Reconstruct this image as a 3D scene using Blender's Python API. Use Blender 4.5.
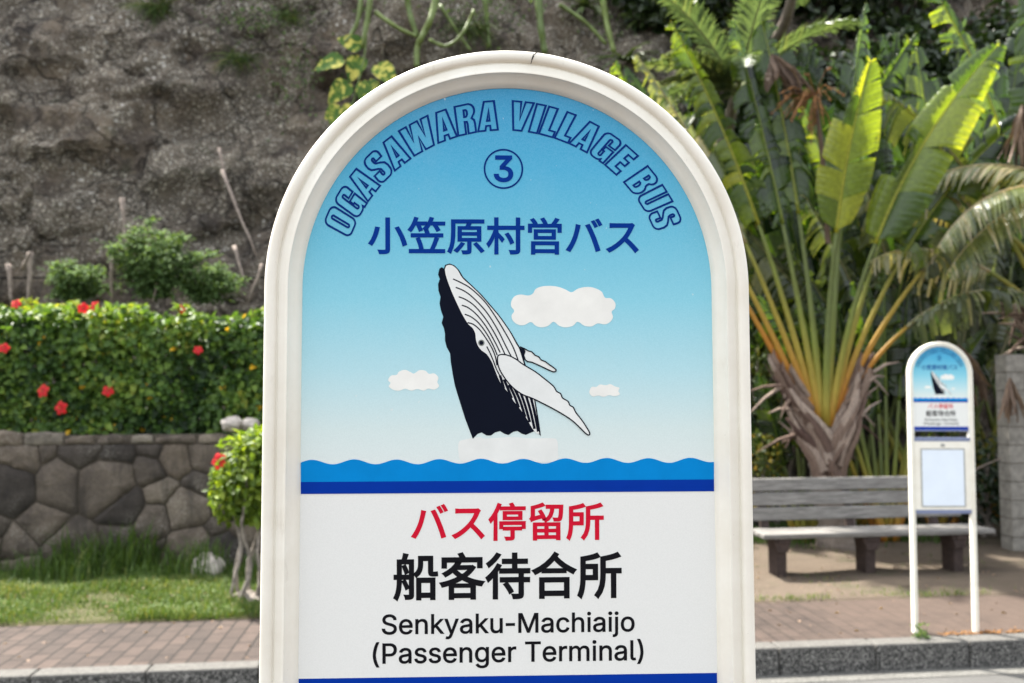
import bpy, bmesh, math, random
import numpy as np
from mathutils import Vector, Matrix, noise
R = math.radians
rnd = random.Random(11)
nr = np.random.default_rng(7)
scene = bpy.context.scene
for o in list(bpy.data.objects):
    bpy.data.objects.remove(o)
COL = scene.collection

# ------------------------------------------------------------------ camera
CAMZ = 1.854
PITCH, ROLL, FPX = R(3.2), R(0.2), 866.0
cam = bpy.data.cameras.new('camera')
cam.lens = FPX / 1024 * 36.0
cam.sensor_width = 36.0
cam.clip_start, cam.clip_end = 0.05, 400
cam_o = bpy.data.objects.new('camera', cam)
COL.objects.link(cam_o)
CAMROT = Matrix.Rotation(R(90) + PITCH, 3, 'X') @ Matrix.Rotation(-ROLL, 3, 'Z')
cam_o.matrix_world = Matrix.Translation((0, 0, CAMZ)) @ CAMROT.to_4x4()
cam.dof.use_dof = True
cam.dof.focus_distance = 0.82
cam.dof.aperture_fstop = 8.5
scene.camera = cam_o

# ------------------------------------------------------------------ sky and sun
SUN_EL, SUN_AZ = R(60), R(-48)          # azimuth measured from +Y (away from the camera) towards +X
world = bpy.data.worlds.new('World')
scene.world = world
world.use_nodes = True
wn = world.node_tree
bg = wn.nodes['Background']
sky = wn.nodes.new('ShaderNodeTexSky')
sky.sky_type = 'NISHITA'
sky.sun_disc = False
sky.sun_elevation = SUN_EL
sky.sun_rotation = SUN_AZ
sky.air_density, sky.dust_density, sky.ozone_density = 1.2, 4.0, 1.0
hz = wn.nodes.new('ShaderNodeHueSaturation')          # hazy bright sky: paler than a clear one
hz.inputs['Saturation'].default_value = 0.28
wn.links.new(sky.outputs['Color'], hz.inputs['Color'])
wn.links.new(hz.outputs['Color'], bg.inputs['Color'])
bg.inputs['Strength'].default_value = 0.15
sun = bpy.data.lights.new('sun', 'SUN')
sun.energy = 4.4
sun.angle = R(1.5)
sun.color = (1.0, 0.95, 0.87)
sun_o = bpy.data.objects.new('sun', sun)
COL.objects.link(sun_o)
sd = Vector((math.sin(SUN_AZ) * math.cos(SUN_EL), math.cos(SUN_AZ) * math.cos(SUN_EL), math.sin(SUN_EL)))
sun_o.rotation_euler = sd.to_track_quat('Z', 'Y').to_euler()
sun_o.location = sd * 60
scene.view_settings.view_transform = 'Standard'
scene.view_settings.look = 'None'
scene.view_settings.gamma = 1
scene.view_settings.exposure = 1.94
scene.view_settings.use_curve_mapping = False
scene.render.engine = 'CYCLES'
scene.cycles.max_bounces = 6
scene.cycles.diffuse_bounces = 3
scene.cycles.transmission_bounces = 3
scene.cycles.use_denoising = True

# ------------------------------------------------------------------ helpers
def at(px, py, Y):
    """world point at distance Y (along +Y) seen at a picture position"""
    d = CAMROT @ Vector(((px - 512) / FPX, -(py - 341.5) / FPX, -1))
    return Vector((0, 0, CAMZ)) + d * (Y / d.y)

STREET = R(6.2)
def W(sx, sy, z=0.0):
    """street frame: sx along the kerb, sy away from the road, origin on the kerb face"""
    c, s = math.cos(STREET), math.sin(STREET)
    return Vector((c * sx - s * sy, 5.54 + s * sx + c * sy, z))
def WI(v):
    c, s = math.cos(STREET), math.sin(STREET)
    x, y = v[0], v[1] - 5.54
    return (c * x + s * y, -s * x + c * y, v[2])
PAVE = 0.17

def tag(o, label=None, cat=None, group=None, kind=None):
    if label: o['label'] = label
    if cat: o['category'] = cat
    if group: o['group'] = group
    if kind: o['kind'] = kind
    return o

def empty(name, loc, rz=0.0):
    o = bpy.data.objects.new(name, None)
    o.empty_display_size = 0.1
    o.location = loc
    o.rotation_euler = (0, 0, rz)
    COL.objects.link(o)
    return o

def link(name, me, mat=None, parent=None, smooth=False):
    if mat is not None:
        if isinstance(mat, (list, tuple)):
            for m in mat: me.materials.append(m)
        else:
            me.materials.append(mat)
    if smooth:
        me.polygons.foreach_set('use_smooth', [True] * len(me.polygons))
    o = bpy.data.objects.new(name, me)
    COL.objects.link(o)
    if parent is not None:
        o.parent = parent
    return o

class MB:
    """collects faces, then becomes one mesh object"""
    def __init__(s):
        s.v, s.f, s.t, s.mi = [], [], [], []
    def add(s, vs, fs, tint=0.5, mi=0):
        b = len(s.v)
        s.v += [tuple(p) for p in vs]
        s.f += [tuple(i + b for i in f) for f in fs]
        if isinstance(tint, (list, tuple)): s.t += list(tint)
        else: s.t += [tint] * len(vs)
        s.mi += [mi] * len(fs)
    def box(s, lo, hi, tint=0.5, bev=0.0, mi=0, xf=None):
        (x0, y0, z0), (x1, y1, z1) = lo, hi
        if bev <= 0:
            vs = [(x, y, z) for z in (z0, z1) for y in (y0, y1) for x in (x0, x1)]
            fs = [(0, 2, 3, 1), (4, 5, 7, 6), (0, 1, 5, 4), (2, 6, 7, 3), (0, 4, 6, 2), (1, 3, 7, 5)]
        else:
            bm = bmesh.new()
            bmesh.ops.create_cube(bm, size=1)
            for v in bm.verts:
                v.co = Vector(((x0 + x1) / 2 + v.co.x * (x1 - x0), (y0 + y1) / 2 + v.co.y * (y1 - y0), (z0 + z1) / 2 + v.co.z * (z1 - z0)))
            bmesh.ops.bevel(bm, geom=bm.edges[:], offset=bev, segments=2, affect='EDGES', profile=0.5)
            bm.verts.index_update()
            vs = [v.co.copy() for v in bm.verts]
            fs = [[v.index for v in f.verts] for f in bm.faces]
            bm.free()
        if xf: vs = [xf(Vector(p)) for p in vs]
        s.add(vs, fs, tint, mi)
    def tube(s, pts, rad, n=8, tint=0.5, mi=0, flat=1.0, up=None, cap=True):
        pts = [Vector(p) for p in pts]
        k = len(pts)
        if not isinstance(rad, (list, tuple)): rad = [rad] * k
        vs, fs = [], []
        ref = Vector(up) if up is not None else None
        for i, p in enumerate(pts):
            t = (pts[min(i + 1, k - 1)] - pts[max(i - 1, 0)]).normalized()
            if ref is None:
                ref = t.orthogonal()
            a = (ref - t * ref.dot(t))
            a = a.normalized() if a.length > 1e-6 else t.orthogonal().normalized()
            b = t.cross(a)
            if up is None: ref = a
            for j in range(n):
                w = 2 * math.pi * j / n
                vs.append(p + (a * math.cos(w) * flat + b * math.sin(w)) * rad[i])
        for i in range(k - 1):
            for j in range(n):
                j2 = (j + 1) % n
                fs.append((i * n + j, i * n + j2, (i + 1) * n + j2, (i + 1) * n + j))
        if cap:
            fs.append(tuple(range(n))[::-1])
            fs.append(tuple((k - 1) * n + j for j in range(n)))
        s.add(vs, fs, tint, mi)
    def build(s, name, mat, parent=None, smooth=False, tint=True):
        me = bpy.data.meshes.new(name)
        me.from_pydata(s.v, [], s.f)
        if tint:
            a = me.attributes.new('tint', 'FLOAT', 'POINT')
            a.data.foreach_set('value', s.t)
        me.polygons.foreach_set('material_index', s.mi)
        me.update()
        return link(name, me, mat, parent, smooth)

# ------------------------------------------------------------------ materials
def srgb(r, g, b):
    def c(u):
        u /= 255
        return u / 12.92 if u <= 0.04045 else ((u + 0.055) / 1.055) ** 2.4
    return (c(r), c(g), c(b), 1)

class NT:
    def __init__(s, name):
        s.m = bpy.data.materials.new(name)
        s.m.use_nodes = True
        s.t = s.m.node_tree
        s.b = s.t.nodes['Principled BSDF']
        s.out = s.t.nodes['Material Output']
    def n(s, typ, **kw):
        nd = s.t.nodes.new(typ)
        for k, v in kw.items():
            if k.startswith('i_'):
                nd.inputs[k[2:].replace('_', ' ')].default_value = v
            else:
                setattr(nd, k, v)
        return nd
    def l(s, a, b): s.t.links.new(a, b)
    def coord(s, scale=(1, 1, 1), kind='Object', rot=(0, 0, 0)):
        tc = s.n('ShaderNodeTexCoord')
        mp = s.n('ShaderNodeMapping')
        mp.inputs['Scale'].default_value = scale
        mp.inputs['Rotation'].default_value = rot
        s.l(tc.outputs[kind], mp.inputs['Vector'])
        return mp.outputs['Vector']
    def noise(s, vec, scale, detail=5, rough=0.6, dist=0.0):
        nd = s.n('ShaderNodeTexNoise', i_Scale=scale, i_Detail=detail, i_Roughness=rough, i_Distortion=dist)
        s.l(vec, nd.inputs['Vector'])
        return nd.outputs['Fac']
    def ramp(s, fac, stops, interp='LINEAR'):
        nd = s.n('ShaderNodeValToRGB')
        cr = nd.color_ramp
        cr.interpolation = interp
        while len(cr.elements) < len(stops): cr.elements.new(0.5)
        for e, (p, c) in zip(cr.elements, stops):
            e.position = p
            e.color = c if len(c) == 4 else (*c, 1)
        s.l(fac, nd.inputs['Fac'])
        return nd.outputs['Color']
    def mix(s, fac, a, b, mode='MIX'):
        nd = s.n('ShaderNodeMix', data_type='RGBA', blend_type=mode)
        if isinstance(fac, (int, float)): nd.inputs[0].default_value = fac
        else: s.l(fac, nd.inputs[0])
        for sock, val in ((nd.inputs[6], a), (nd.inputs[7], b)):
            if isinstance(val, (tuple, list)): sock.default_value = val if len(val) == 4 else (*val, 1)
            else: s.l(val, sock)
        return nd.outputs[2]
    def math(s, op, a, b=None):
        nd = s.n('ShaderNodeMath', operation=op)
        for i, val in enumerate((a, b)):
            if val is None: continue
            if isinstance(val, (int, float)): nd.inputs[i].default_value = val
            else: s.l(val, nd.inputs[i])
        return nd.outputs[0]
    def attr(s, name='tint'):
        return s.n('ShaderNodeAttribute', attribute_name=name).outputs['Fac']
    def bump(s, h, strength=0.4, dist=0.02):
        nd = s.n('ShaderNodeBump', i_Strength=strength, i_Distance=dist)
        s.l(h, nd.inputs['Height'])
        s.l(nd.outputs['Normal'], s.b.inputs['Normal'])
        return nd
    def col(s, c, rough=0.6, spec=0.5):
        if isinstance(c, (tuple, list)): s.b.inputs['Base Color'].default_value = c if len(c) == 4 else (*c, 1)
        else: s.l(c, s.b.inputs['Base Color'])
        s.b.inputs['Roughness'].default_value = rough
        s.b.inputs['Specular IOR Level'].default_value = spec
        return s.m

def leafmat(name, stops, rough=0.38, trans=0.35, spec=0.5, nscale=25, tmul=(1.7, 1.6, 0.7)):
    t = NT(name)
    base = t.ramp(t.attr(), stops)
    v = t.noise(t.coord(), nscale, 3)
    base = t.mix(t.ramp(v, [(0.3, (0.65, 0.65, 0.65)), (0.7, (1.2, 1.2, 1.15))]), base, base, 'MULTIPLY') if False else t.mix(0.45, base, t.mix(1.0, base, t.ramp(v, [(0.3, (0.5, 0.5, 0.5)), (0.7, (1.5, 1.45, 1.3))]), 'MULTIPLY'))
    t.col(base, rough, spec)
    tr = t.n('ShaderNodeBsdfTranslucent')
    tcol = t.mix(1.0, base, (*tmul, 1), 'MULTIPLY')
    t.l(tcol, tr.inputs['Color'])
    mx = t.n('ShaderNodeMixShader')
    mx.inputs[0].default_value = trans
    t.l(t.b.outputs[0], mx.inputs[1]); t.l(tr.outputs[0], mx.inputs[2])
    t.l(mx.outputs[0], t.out.inputs['Surface'])
    return t.m

def plain(name, c, rough=0.5, spec=0.5, var=0.12, scale=30, bump=0.0):
    t = NT(name)
    v = t.noise(t.coord(), scale, 5)
    lo = tuple(x * (1 - var) for x in c[:3]); hi = tuple(min(1, x * (1 + var)) for x in c[:3])
    t.col(t.ramp(v, [(0.3, lo), (0.7, hi)]), rough, spec)
    if bump: t.bump(v, bump, 0.01)
    return t.m

M = {}
# sign
def frame_mat():
    t = NT('frame_paint')
    vec = t.coord()
    base = t.ramp(t.noise(vec, 14, 6, 0.65), [(0.3, (0.73, 0.69, 0.585)), (0.65, (0.81, 0.785, 0.69))])
    dirt = t.ramp(t.noise(t.coord((1, 1, 0.25)), 60, 7, 0.75), [(0.62, (0, 0, 0)), (0.85, (1, 1, 1))])
    base = t.mix(t.math('MULTIPLY', dirt, 0.5), base, (0.38, 0.34, 0.26))
    speck = t.ramp(t.noise(vec, 330, 2), [(0.76, (0, 0, 0)), (0.80, (1, 1, 1))])
    base = t.mix(t.math('MULTIPLY', speck, 0.55), base, (0.22, 0.19, 0.15))
    t.col(base, 0.42, 0.4)
    t.bump(t.noise(vec, 240, 3), 0.06, 0.002)
    return t.m
M['frame'] = frame_mat()
def panel_mat(z0, z1, stops):
    t = NT('panel_print')
    sx = t.n('ShaderNodeSeparateXYZ')
    tc = t.n('ShaderNodeTexCoord')
    t.l(tc.outputs['Object'], sx.inputs[0])
    mr = t.n('ShaderNodeMapRange')
    mr.inputs['From Min'].default_value = z0; mr.inputs['From Max'].default_value = z1
    t.l(sx.outputs['Z'], mr.inputs['Value'])
    base = t.ramp(mr.outputs[0], stops)
    g = t.noise(t.coord(), 900, 2)
    base = t.mix(0.06, base, t.ramp(g, [(0.3, (0.3, 0.3, 0.3)), (0.7, (1, 1, 1))]))
    film = t.ramp(t.noise(t.coord((1, 1, 0.6)), 9, 6, 0.7), [(0.5, (0, 0, 0)), (0.85, (1, 1, 1))])
    base = t.mix(t.math('MULTIPLY', film, 0.08), base, (0.62, 0.62, 0.56))
    sp = t.ramp(t.noise(t.coord(), 160, 1), [(0.79, (0, 0, 0)), (0.81, (1, 1, 1))])
    base = t.mix(t.math('MULTIPLY', sp, 0.35), base, (0.75, 0.75, 0.72))
    t.col(base, 0.5, 0.2)
    return t.m
def ink(name, c): return plain(name, c, 0.6, 0.05, 0.05, 40)
M['navy'] = ink('navy_ink', (0.001, 0.032, 0.23))
M['navyline'] = ink('navy_outline_ink', (0.002, 0.026, 0.17))
M['blue'] = ink('blue_band_ink', (0.001, 0.032, 0.30))
M['wave'] = ink('wave_ink', (0.001, 0.215, 0.56))
M['red'] = ink('red_ink', (0.56, 0.008, 0.030))
M['black'] = ink('black_ink', (0.008, 0.008, 0.010))
M['whaleblack'] = ink('whale_black_ink', (0.004, 0.006, 0.014))
M['whalewhite'] = ink('whale_white_ink', (0.72, 0.74, 0.71))
M['cloud'] = ink('cloud_ink', (0.79, 0.79, 0.735))
M['foam'] = ink('foam_ink', (0.715, 0.735, 0.70))
M['whaleeye'] = ink('whale_eye_ring_ink', (0.20, 0.22, 0.20))
M['board'] = plain('notice_board_white', (0.70, 0.77, 0.84), 0.25, 0.5, 0.03, 8)  # white board tinted pale blue: sky reflection put into the colour
M['trim'] = plain('trim_blue_grey', (0.17, 0.20, 0.31), 0.4, 0.4, 0.1, 30)
M['steel'] = plain('lock_metal', (0.30, 0.30, 0.28), 0.35, 0.5, 0.2, 60)
# ground
def asphalt():
    t = NT('asphalt')
    vec = t.coord()
    a = t.noise(vec, 160, 3, 0.7); b = t.noise(vec, 1.3, 5)
    c = t.mix(0.5, t.ramp(a, [(0.3, (0.025, 0.025, 0.025)), (0.7, (0.10, 0.098, 0.092))]), t.ramp(b, [(0.3, (0.06, 0.06, 0.06)), (0.7, (0.10, 0.098, 0.092))]))
    t.col(c, 0.85, 0.3); t.bump(a, 0.5, 0.006)
    return t.m
M['asphalt'] = asphalt()
def gutter():
    t = NT('worn_white_line')
    vec = t.coord()
    a = t.noise(vec, 60, 6, 0.75); b = t.noise(vec, 5, 4)
    c = t.mix(t.ramp(a, [(0.42, (0, 0, 0)), (0.6, (1, 1, 1))]), (0.05, 0.049, 0.045), (0.15, 0.147, 0.135))
    c = t.mix(0.3, c, t.ramp(b, [(0.3, (0.05, 0.05, 0.045)), (0.7, (0.14, 0.138, 0.128))]))
    t.col(c, 0.8, 0.3); t.bump(a, 0.4, 0.004)
    return t.m
M['gutter'] = gutter()
def kerbm():
    t = NT('kerb_aggregate')
    vec = t.coord()
    vo = t.n('ShaderNodeTexVoronoi', i_Scale=150.0); t.l(vec, vo.inputs['Vector'])
    r = t.n('ShaderNodeSeparateColor'); t.l(vo.outputs['Color'], r.inputs[0])
    a = t.noise(vec, 55, 6, 0.8)
    ag = t.ramp(t.math('MULTIPLY', r.outputs[0], t.math('ADD', a, 0.35)), [(0.25, (0.028, 0.028, 0.027)), (0.55, (0.075, 0.073, 0.068)), (0.76, (0.28, 0.27, 0.25))])
    # sunlit top painted in as a paler tone; the face is dark exposed aggregate
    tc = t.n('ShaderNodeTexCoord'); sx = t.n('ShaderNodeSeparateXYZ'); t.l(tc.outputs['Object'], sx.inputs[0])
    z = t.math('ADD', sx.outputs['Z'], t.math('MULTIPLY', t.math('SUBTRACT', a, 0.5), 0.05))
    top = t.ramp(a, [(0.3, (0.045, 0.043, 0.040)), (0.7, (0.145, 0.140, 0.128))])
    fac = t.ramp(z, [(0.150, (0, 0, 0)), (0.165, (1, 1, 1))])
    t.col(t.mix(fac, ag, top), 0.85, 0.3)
    t.bump(t.math('ADD', a, vo.outputs['Distance']), 0.6, 0.008)
    return t.m
M['kerb'] = kerbm()
def bricks():
    t = NT('paving_brick')
    vec = t.coord()
    br = t.n('ShaderNodeTexBrick', i_Scale=1.0)
    br.offset = 0.5; br.offset_frequency = 2; br.squash = 1.0
    br.inputs['Brick Width'].default_value = 0.225
    br.inputs['Row Height'].default_value = 0.1125
    br.inputs['Mortar Size'].default_value = 0.008
    br.inputs['Mortar Smooth'].default_value = 0.3
    br.inputs['Color1'].default_value = (0.062, 0.046, 0.039, 1)
    br.inputs['Color2'].default_value = (0.040, 0.031, 0.027, 1)
    br.inputs['Mortar'].default_value = (0.013, 0.011, 0.009, 1)
    v2 = t.n('ShaderNodeMapping'); v2.inputs['Rotation'].default_value = (0, 0, R(90))
    t.l(vec, v2.inputs['Vector']); t.l(v2.outputs[0], br.inputs['Vector'])
    a = t.noise(vec, 2.2, 6, 0.7); g = t.noise(vec, 120, 4, 0.7)
    c = t.mix(0.75, br.outputs['Color'], t.ramp(a, [(0.3, (0.5, 0.49, 0.48)), (0.7, (1.35, 1.3, 1.25))]), 'MULTIPLY')
    c = t.mix(0.5, c, t.ramp(g, [(0.3, (0.6, 0.6, 0.6)), (0.7, (1.35, 1.35, 1.35))]), 'MULTIPLY')
    # soil worked into the joints near the far stop
    sx = t.n('ShaderNodeSeparateXYZ'); t.l(vec, sx.inputs[0])
    soil = t.ramp(t.math('ADD', t.math('MULTIPLY', sx.outputs['X'], 0.22), t.math('MULTIPLY', t.math('SUBTRACT', a, 0.5), 1.2)), [(0.2, (0, 0, 0)), (0.75, (1, 1, 1))])
    c = t.mix(t.math('MULTIPLY', soil, 0.8), c, t.ramp(g, [(0.3, (0.045, 0.032, 0.025)), (0.7, (0.090, 0.064, 0.050))]))
    t.col(c, 0.85, 0.25)
    h = t.math('ADD', t.math('MULTIPLY', br.outputs['Fac'], -1.0), t.math('MULTIPLY', g, 0.4))
    t.bump(h, 0.5, 0.008)
    return t.m
M['brick'] = bricks()
def soil(name, lo, hi, gcol=None):
    t = NT(name)
    vec = t.coord()
    a = t.noise(vec, 3.5, 7, 0.72); g = t.noise(vec, 95, 5, 0.75)
    c = t.mix(0.55, t.ramp(a, [(0.3, lo), (0.7, hi)]), t.ramp(g, [(0.3, tuple(x * .55 for x in lo)), (0.72, tuple(x * 1.35 for x in hi))]))
    if gcol:
        gm = t.ramp(t.noise(vec, 2.6, 6, 0.7), [(0.54, (0, 0, 0)), (0.66, (1, 1, 1))])
        c = t.mix(t.math('MULTIPLY', gm, 0.55), c, gcol)
    t.col(c, 0.95, 0.15)
    t.bump(t.math('ADD', g, a), 0.6, 0.02)
    return t.m
M['dirt'] = soil('sandy_dirt', (0.062, 0.048, 0.036), (0.130, 0.103, 0.078), (0.05, 0.055, 0.026))
M['lawn'] = soil('lawn_soil', (0.035, 0.045, 0.018), (0.10, 0.09, 0.045))
M['farsoil'] = soil('leaf_mould', (0.035, 0.03, 0.02), (0.085, 0.068, 0.045))
M['rust'] = soil('orange_litter', (0.30, 0.13, 0.05), (0.45, 0.21, 0.09))
def cliffm():
    t = NT('cliff_rock')
    vec = t.coord()
    big = t.noise(t.coord((1, 1, 1.25), rot=(0, R(28), 0)), 0.62, 5, 0.6, 0.8)
    mid = t.noise(vec, 2.6, 8, 0.72, 0.5)
    fine = t.noise(vec, 28, 5, 0.7)
    rock = t.ramp(mid, [(0.30, (0.045, 0.038, 0.033)), (0.48, (0.130, 0.105, 0.082)), (0.62, (0.225, 0.182, 0.134)), (0.76, (0.29, 0.25, 0.19))])
    # rusty earth bands and dark water stains
    rock = t.mix(t.ramp(t.noise(t.coord((1, 1, .4)), 1.3, 6, 0.7), [(0.55, (0, 0, 0)), (0.70, (.6, .6, .6))]), rock, (0.17, 0.115, 0.065))
    rock = t.mix(t.ramp(t.noise(t.coord(rot=(0, R(-32), 0)), 0.42, 5, 0.62, 0.6), [(0.47, (0, 0, 0)), (0.60, (.62, .62, .62))]), rock, (0.034, 0.031, 0.030))
    rock = t.mix(t.ramp(t.noise(t.coord((2.2, 2.2, .28)), 1.1, 6, 0.7), [(0.54, (0, 0, 0)), (0.68, (.75, .75, .75))]), rock, (0.022, 0.020, 0.020))
    def stones(scale, lo, hi, keep):
        v = t.n('ShaderNodeTexVoronoi', i_Scale=scale); t.l(vec, v.inputs['Vector'])
        c = t.n('ShaderNodeSeparateColor'); t.l(v.outputs['Color'], c.inputs[0])
        m = t.math('MULTIPLY', t.ramp(v.outputs['Distance'], [(lo, (1, 1, 1)), (hi, (0, 0, 0))]), t.ramp(c.outputs[0], [(keep, (0, 0, 0)), (keep + .08, (1, 1, 1))]))
        return m, c.outputs[1], v
    zone = t.ramp(big, [(0.43, (0, 0, 0)), (0.53, (1, 1, 1))])
    s1, c1, v1 = stones(15.0, 0.28, 0.42, 0.35)
    s2, c2, v2 = stones(34.0, 0.32, 0.46, 0.36)
    pale = t.ramp(c1, [(0, (0.16, 0.135, 0.105)), (0.6, (0.34, 0.30, 0.235)), (1, (0.56, 0.52, 0.43))])
    base = t.mix(t.math('MULTIPLY', zone, 0.55), rock, t.ramp(fine, [(0.32, (0.06, 0.052, 0.043)), (0.68, (0.27, 0.235, 0.18))]))
    a = t.math('MULTIPLY', s1, t.math('ADD', t.math('MULTIPLY', zone, 0.80), 0.16))
    c = t.mix(a, base, pale)
    b = t.math('MULTIPLY', s2, t.math('ADD', t.math('MULTIPLY', zone, 0.8), 0.16))
    c = t.mix(b, c, t.ramp(c2, [(0, (0.20, 0.175, 0.135)), (1, (0.58, 0.55, 0.46))]))
    # bright lichen spots in loose groups
    s3, c3, v3 = stones(9.5, 0.18, 0.33, 0.50)
    grp = t.ramp(t.noise(vec, 1.3, 4), [(0.50, (0, 0, 0)), (0.60, (1, 1, 1))])
    c = t.mix(t.math('MULTIPLY', t.math('MULTIPLY', s3, grp), t.ramp(fine, [(0.42, (0, 0, 0)), (0.5, (.85, .85, .85))])), c, (0.62, 0.60, 0.54))
    # cracks
    wv = t.n('ShaderNodeVectorMath', operation='ADD')
    t.l(vec, wv.inputs[0])
    nn = t.n('ShaderNodeTexNoise', i_Scale=2.0, i_Detail=4.0); t.l(vec, nn.inputs['Vector']); t.l(nn.outputs['Color'], wv.inputs[1])
    ve = t.n('ShaderNodeTexVoronoi', i_Scale=0.9, feature='DISTANCE_TO_EDGE'); t.l(wv.outputs[0], ve.inputs['Vector'])
    crk = t.ramp(ve.outputs['Distance'], [(0.0, (1, 1, 1)), (0.035, (0, 0, 0))])
    c = t.mix(t.math('MULTIPLY', crk, 0.55), c, (0.012, 0.011, 0.011))
    ms = t.ramp(t.noise(t.coord((1, 1, .5)), 1.8, 5), [(0.62, (0, 0, 0)), (0.74, (1, 1, 1))])
    c = t.mix(t.math('MULTIPLY', ms, 0.35), c, (0.06, 0.075, 0.03))
    t.col(c, 0.92, 0.2)
    h = t.math('ADD', t.math('MULTIPLY', mid, 2.2), t.math('ADD', t.math('MULTIPLY', v1.outputs['Distance'], -0.5), t.math('MULTIPLY', crk, -0.6)))
    t.bump(h, 1.0, 0.09)
    return t.m
M['cliff'] = cliffm()
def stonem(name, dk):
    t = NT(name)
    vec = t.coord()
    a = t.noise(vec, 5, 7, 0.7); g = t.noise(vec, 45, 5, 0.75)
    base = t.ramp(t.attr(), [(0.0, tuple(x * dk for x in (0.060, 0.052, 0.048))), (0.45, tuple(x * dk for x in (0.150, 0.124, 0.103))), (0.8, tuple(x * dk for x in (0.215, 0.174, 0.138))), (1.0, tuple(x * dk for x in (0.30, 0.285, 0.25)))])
    c = t.mix(0.8, base, t.ramp(a, [(0.3, (0.5, 0.5, 0.5)), (0.7, (1.4, 1.38, 1.3))]), 'MULTIPLY')
    c = t.mix(0.6, c, t.ramp(g, [(0.3, (0.6, 0.6, 0.6)), (0.7, (1.35, 1.35, 1.35))]), 'MULTIPLY')
    li = t.math('MULTIPLY', t.ramp(t.noise(vec, 2.5, 4), [(0.5, (0, 0, 0)), (0.65, (1, 1, 1))]), t.ramp(g, [(0.5, (0, 0, 0)), (0.62, (1, 1, 1))]))
    c = t.mix(t.math('MULTIPLY', li, 0.45), c, (0.42 * dk, 0.41 * dk, 0.36 * dk))
    st = t.ramp(t.noise(t.coord((3, 3, .5)), 1.6, 6, .7), [(0.5, (0, 0, 0)), (0.66, (.6, .6, .6))])
    c = t.mix(st, c, (0.030 * dk, 0.028 * dk, 0.026 * dk))
    t.col(c, 0.9, 0.25); t.bump(t.math('ADD', g, a), 1.0, 0.03)
    return t.m
M['stone'] = stonem('wall_stone', 1.0)
M['darkstone'] = stonem('dark_wall_stone', 0.5)  # same wall stone with all its colours darkened
M['mortar'] = plain('mortar_joint', (0.085, 0.072, 0.058), 0.95, 0.1, 0.4, 30, 0.6)
M['boulder'] = plain('pale_boulder', (0.42, 0.38, 0.34), 0.85, 0.2, 0.35, 9, 0.5)
M['block'] = plain('concrete_block', (0.21, 0.197, 0.172), 0.9, 0.2, 0.3, 14, 0.5)
def woodm():
    t = NT('weathered_wood')
    v = t.noise(t.coord((1.2, 22, 22)), 4, 7, 0.72)
    c = t.ramp(v, [(0.30, (0.055, 0.052, 0.048)), (0.5, (0.15, 0.143, 0.132)), (0.72, (0.30, 0.288, 0.27))])
    st = t.ramp(t.noise(t.coord((1, 4, 4)), 3, 4), [(0.5, (0, 0, 0)), (0.75, (1, 1, 1))])
    c = t.mix(t.math('MULTIPLY', st, 0.5), c, (0.11, 0.10, 0.09))
    t.col(c, 0.8, 0.3); t.bump(v, 0.6, 0.006)
    return t.m
M['wood'] = woodm()
M['legwood'] = plain('rust_brown_leg', (0.042, 0.029, 0.025), 0.8, 0.3, 0.35, 18, 0.5)
M['bark'] = plain('grey_bark', (0.24, 0.21, 0.18), 0.9, 0.2, 0.4, 25, 0.8)
M['deadwood'] = plain('bleached_wood', (0.25, 0.205, 0.175), 0.9, 0.2, 0.35, 20, 0.6)
M['wire'] = plain('dark_wire', (0.012, 0.012, 0.012), 0.9, 0.05)
def trunkm():
    t = NT('palm_trunk_fibre')
    v = t.noise(t.coord((1, 1, 7)), 4.5, 6, 0.7); g = t.noise(t.coord((9, 9, 1.2)), 7, 5, 0.7)
    c = t.mix(0.5, t.ramp(v, [(0.3, (0.07, 0.055, 0.045)), (0.7, (0.30, 0.255, 0.215))]), t.ramp(g, [(0.3, (0.10, 0.08, 0.065)), (0.7, (0.32, 0.275, 0.235))]))
    t.col(c, 0.9, 0.2); t.bump(t.math('ADD', v, g), 0.8, 0.02)
    return t.m
M['trunk'] = trunkm()
def sheathm():
    t = NT('dry_sheath')
    g = t.noise(t.coord((14, 14, 1.1)), 5, 6, 0.72)
    base = t.ramp(t.attr(), [(0, (0.070, 0.042, 0.034)), (0.5, (0.165, 0.118, 0.092)), (1, (0.36, 0.30, 0.25))])
    c = t.mix(0.85, base, t.ramp(g, [(0.3, (0.42, 0.4, 0.4)), (0.7, (1.5, 1.45, 1.4))]), 'MULTIPLY')
    t.col(c, 0.85, 0.25); t.bump(g, 0.8, 0.02)
    return t.m
M['sheath'] = sheathm()
# foliage
M['hedge'] = leafmat('hibiscus_leaf', [(0, (0.014, 0.036, 0.010)), (0.4, (0.062, 0.128, 0.024)), (0.75, (0.16, 0.255, 0.040)), (0.97, (0.24, 0.26, 0.04)), (1, (0.60, 0.36, 0.02))], 0.50, 0.3, 0.3)
M['bush'] = leafmat('bush_leaf', [(0, (0.04, 0.08, 0.010)), (0.5, (0.11, 0.18, 0.018)), (1, (0.25, 0.32, 0.03))], 0.52, 0.4, 0.3)
M['weed'] = leafmat('weed_leaf', [(0, (0.045, 0.085, 0.03)), (1, (0.13, 0.21, 0.075))], 0.8, 0.3, 0.2)
M['grass'] = leafmat('grass_blade', [(0, (0.032, 0.068, 0.014)), (0.6, (0.080, 0.140, 0.028)), (1, (0.22, 0.21, 0.075))], 0.6, 0.25, 0.25)
M['palm'] = leafmat('paddle_leaf', [(0, (0.006, 0.015, 0.005)), (0.3, (0.013, 0.034, 0.008)), (0.55, (0.045, 0.090, 0.012)), (0.8, (0.14, 0.20, 0.02)), (1, (0.32, 0.34, 0.04))], 0.27, 0.45, 0.75, tmul=(2.9, 2.6, 0.7))
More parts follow.
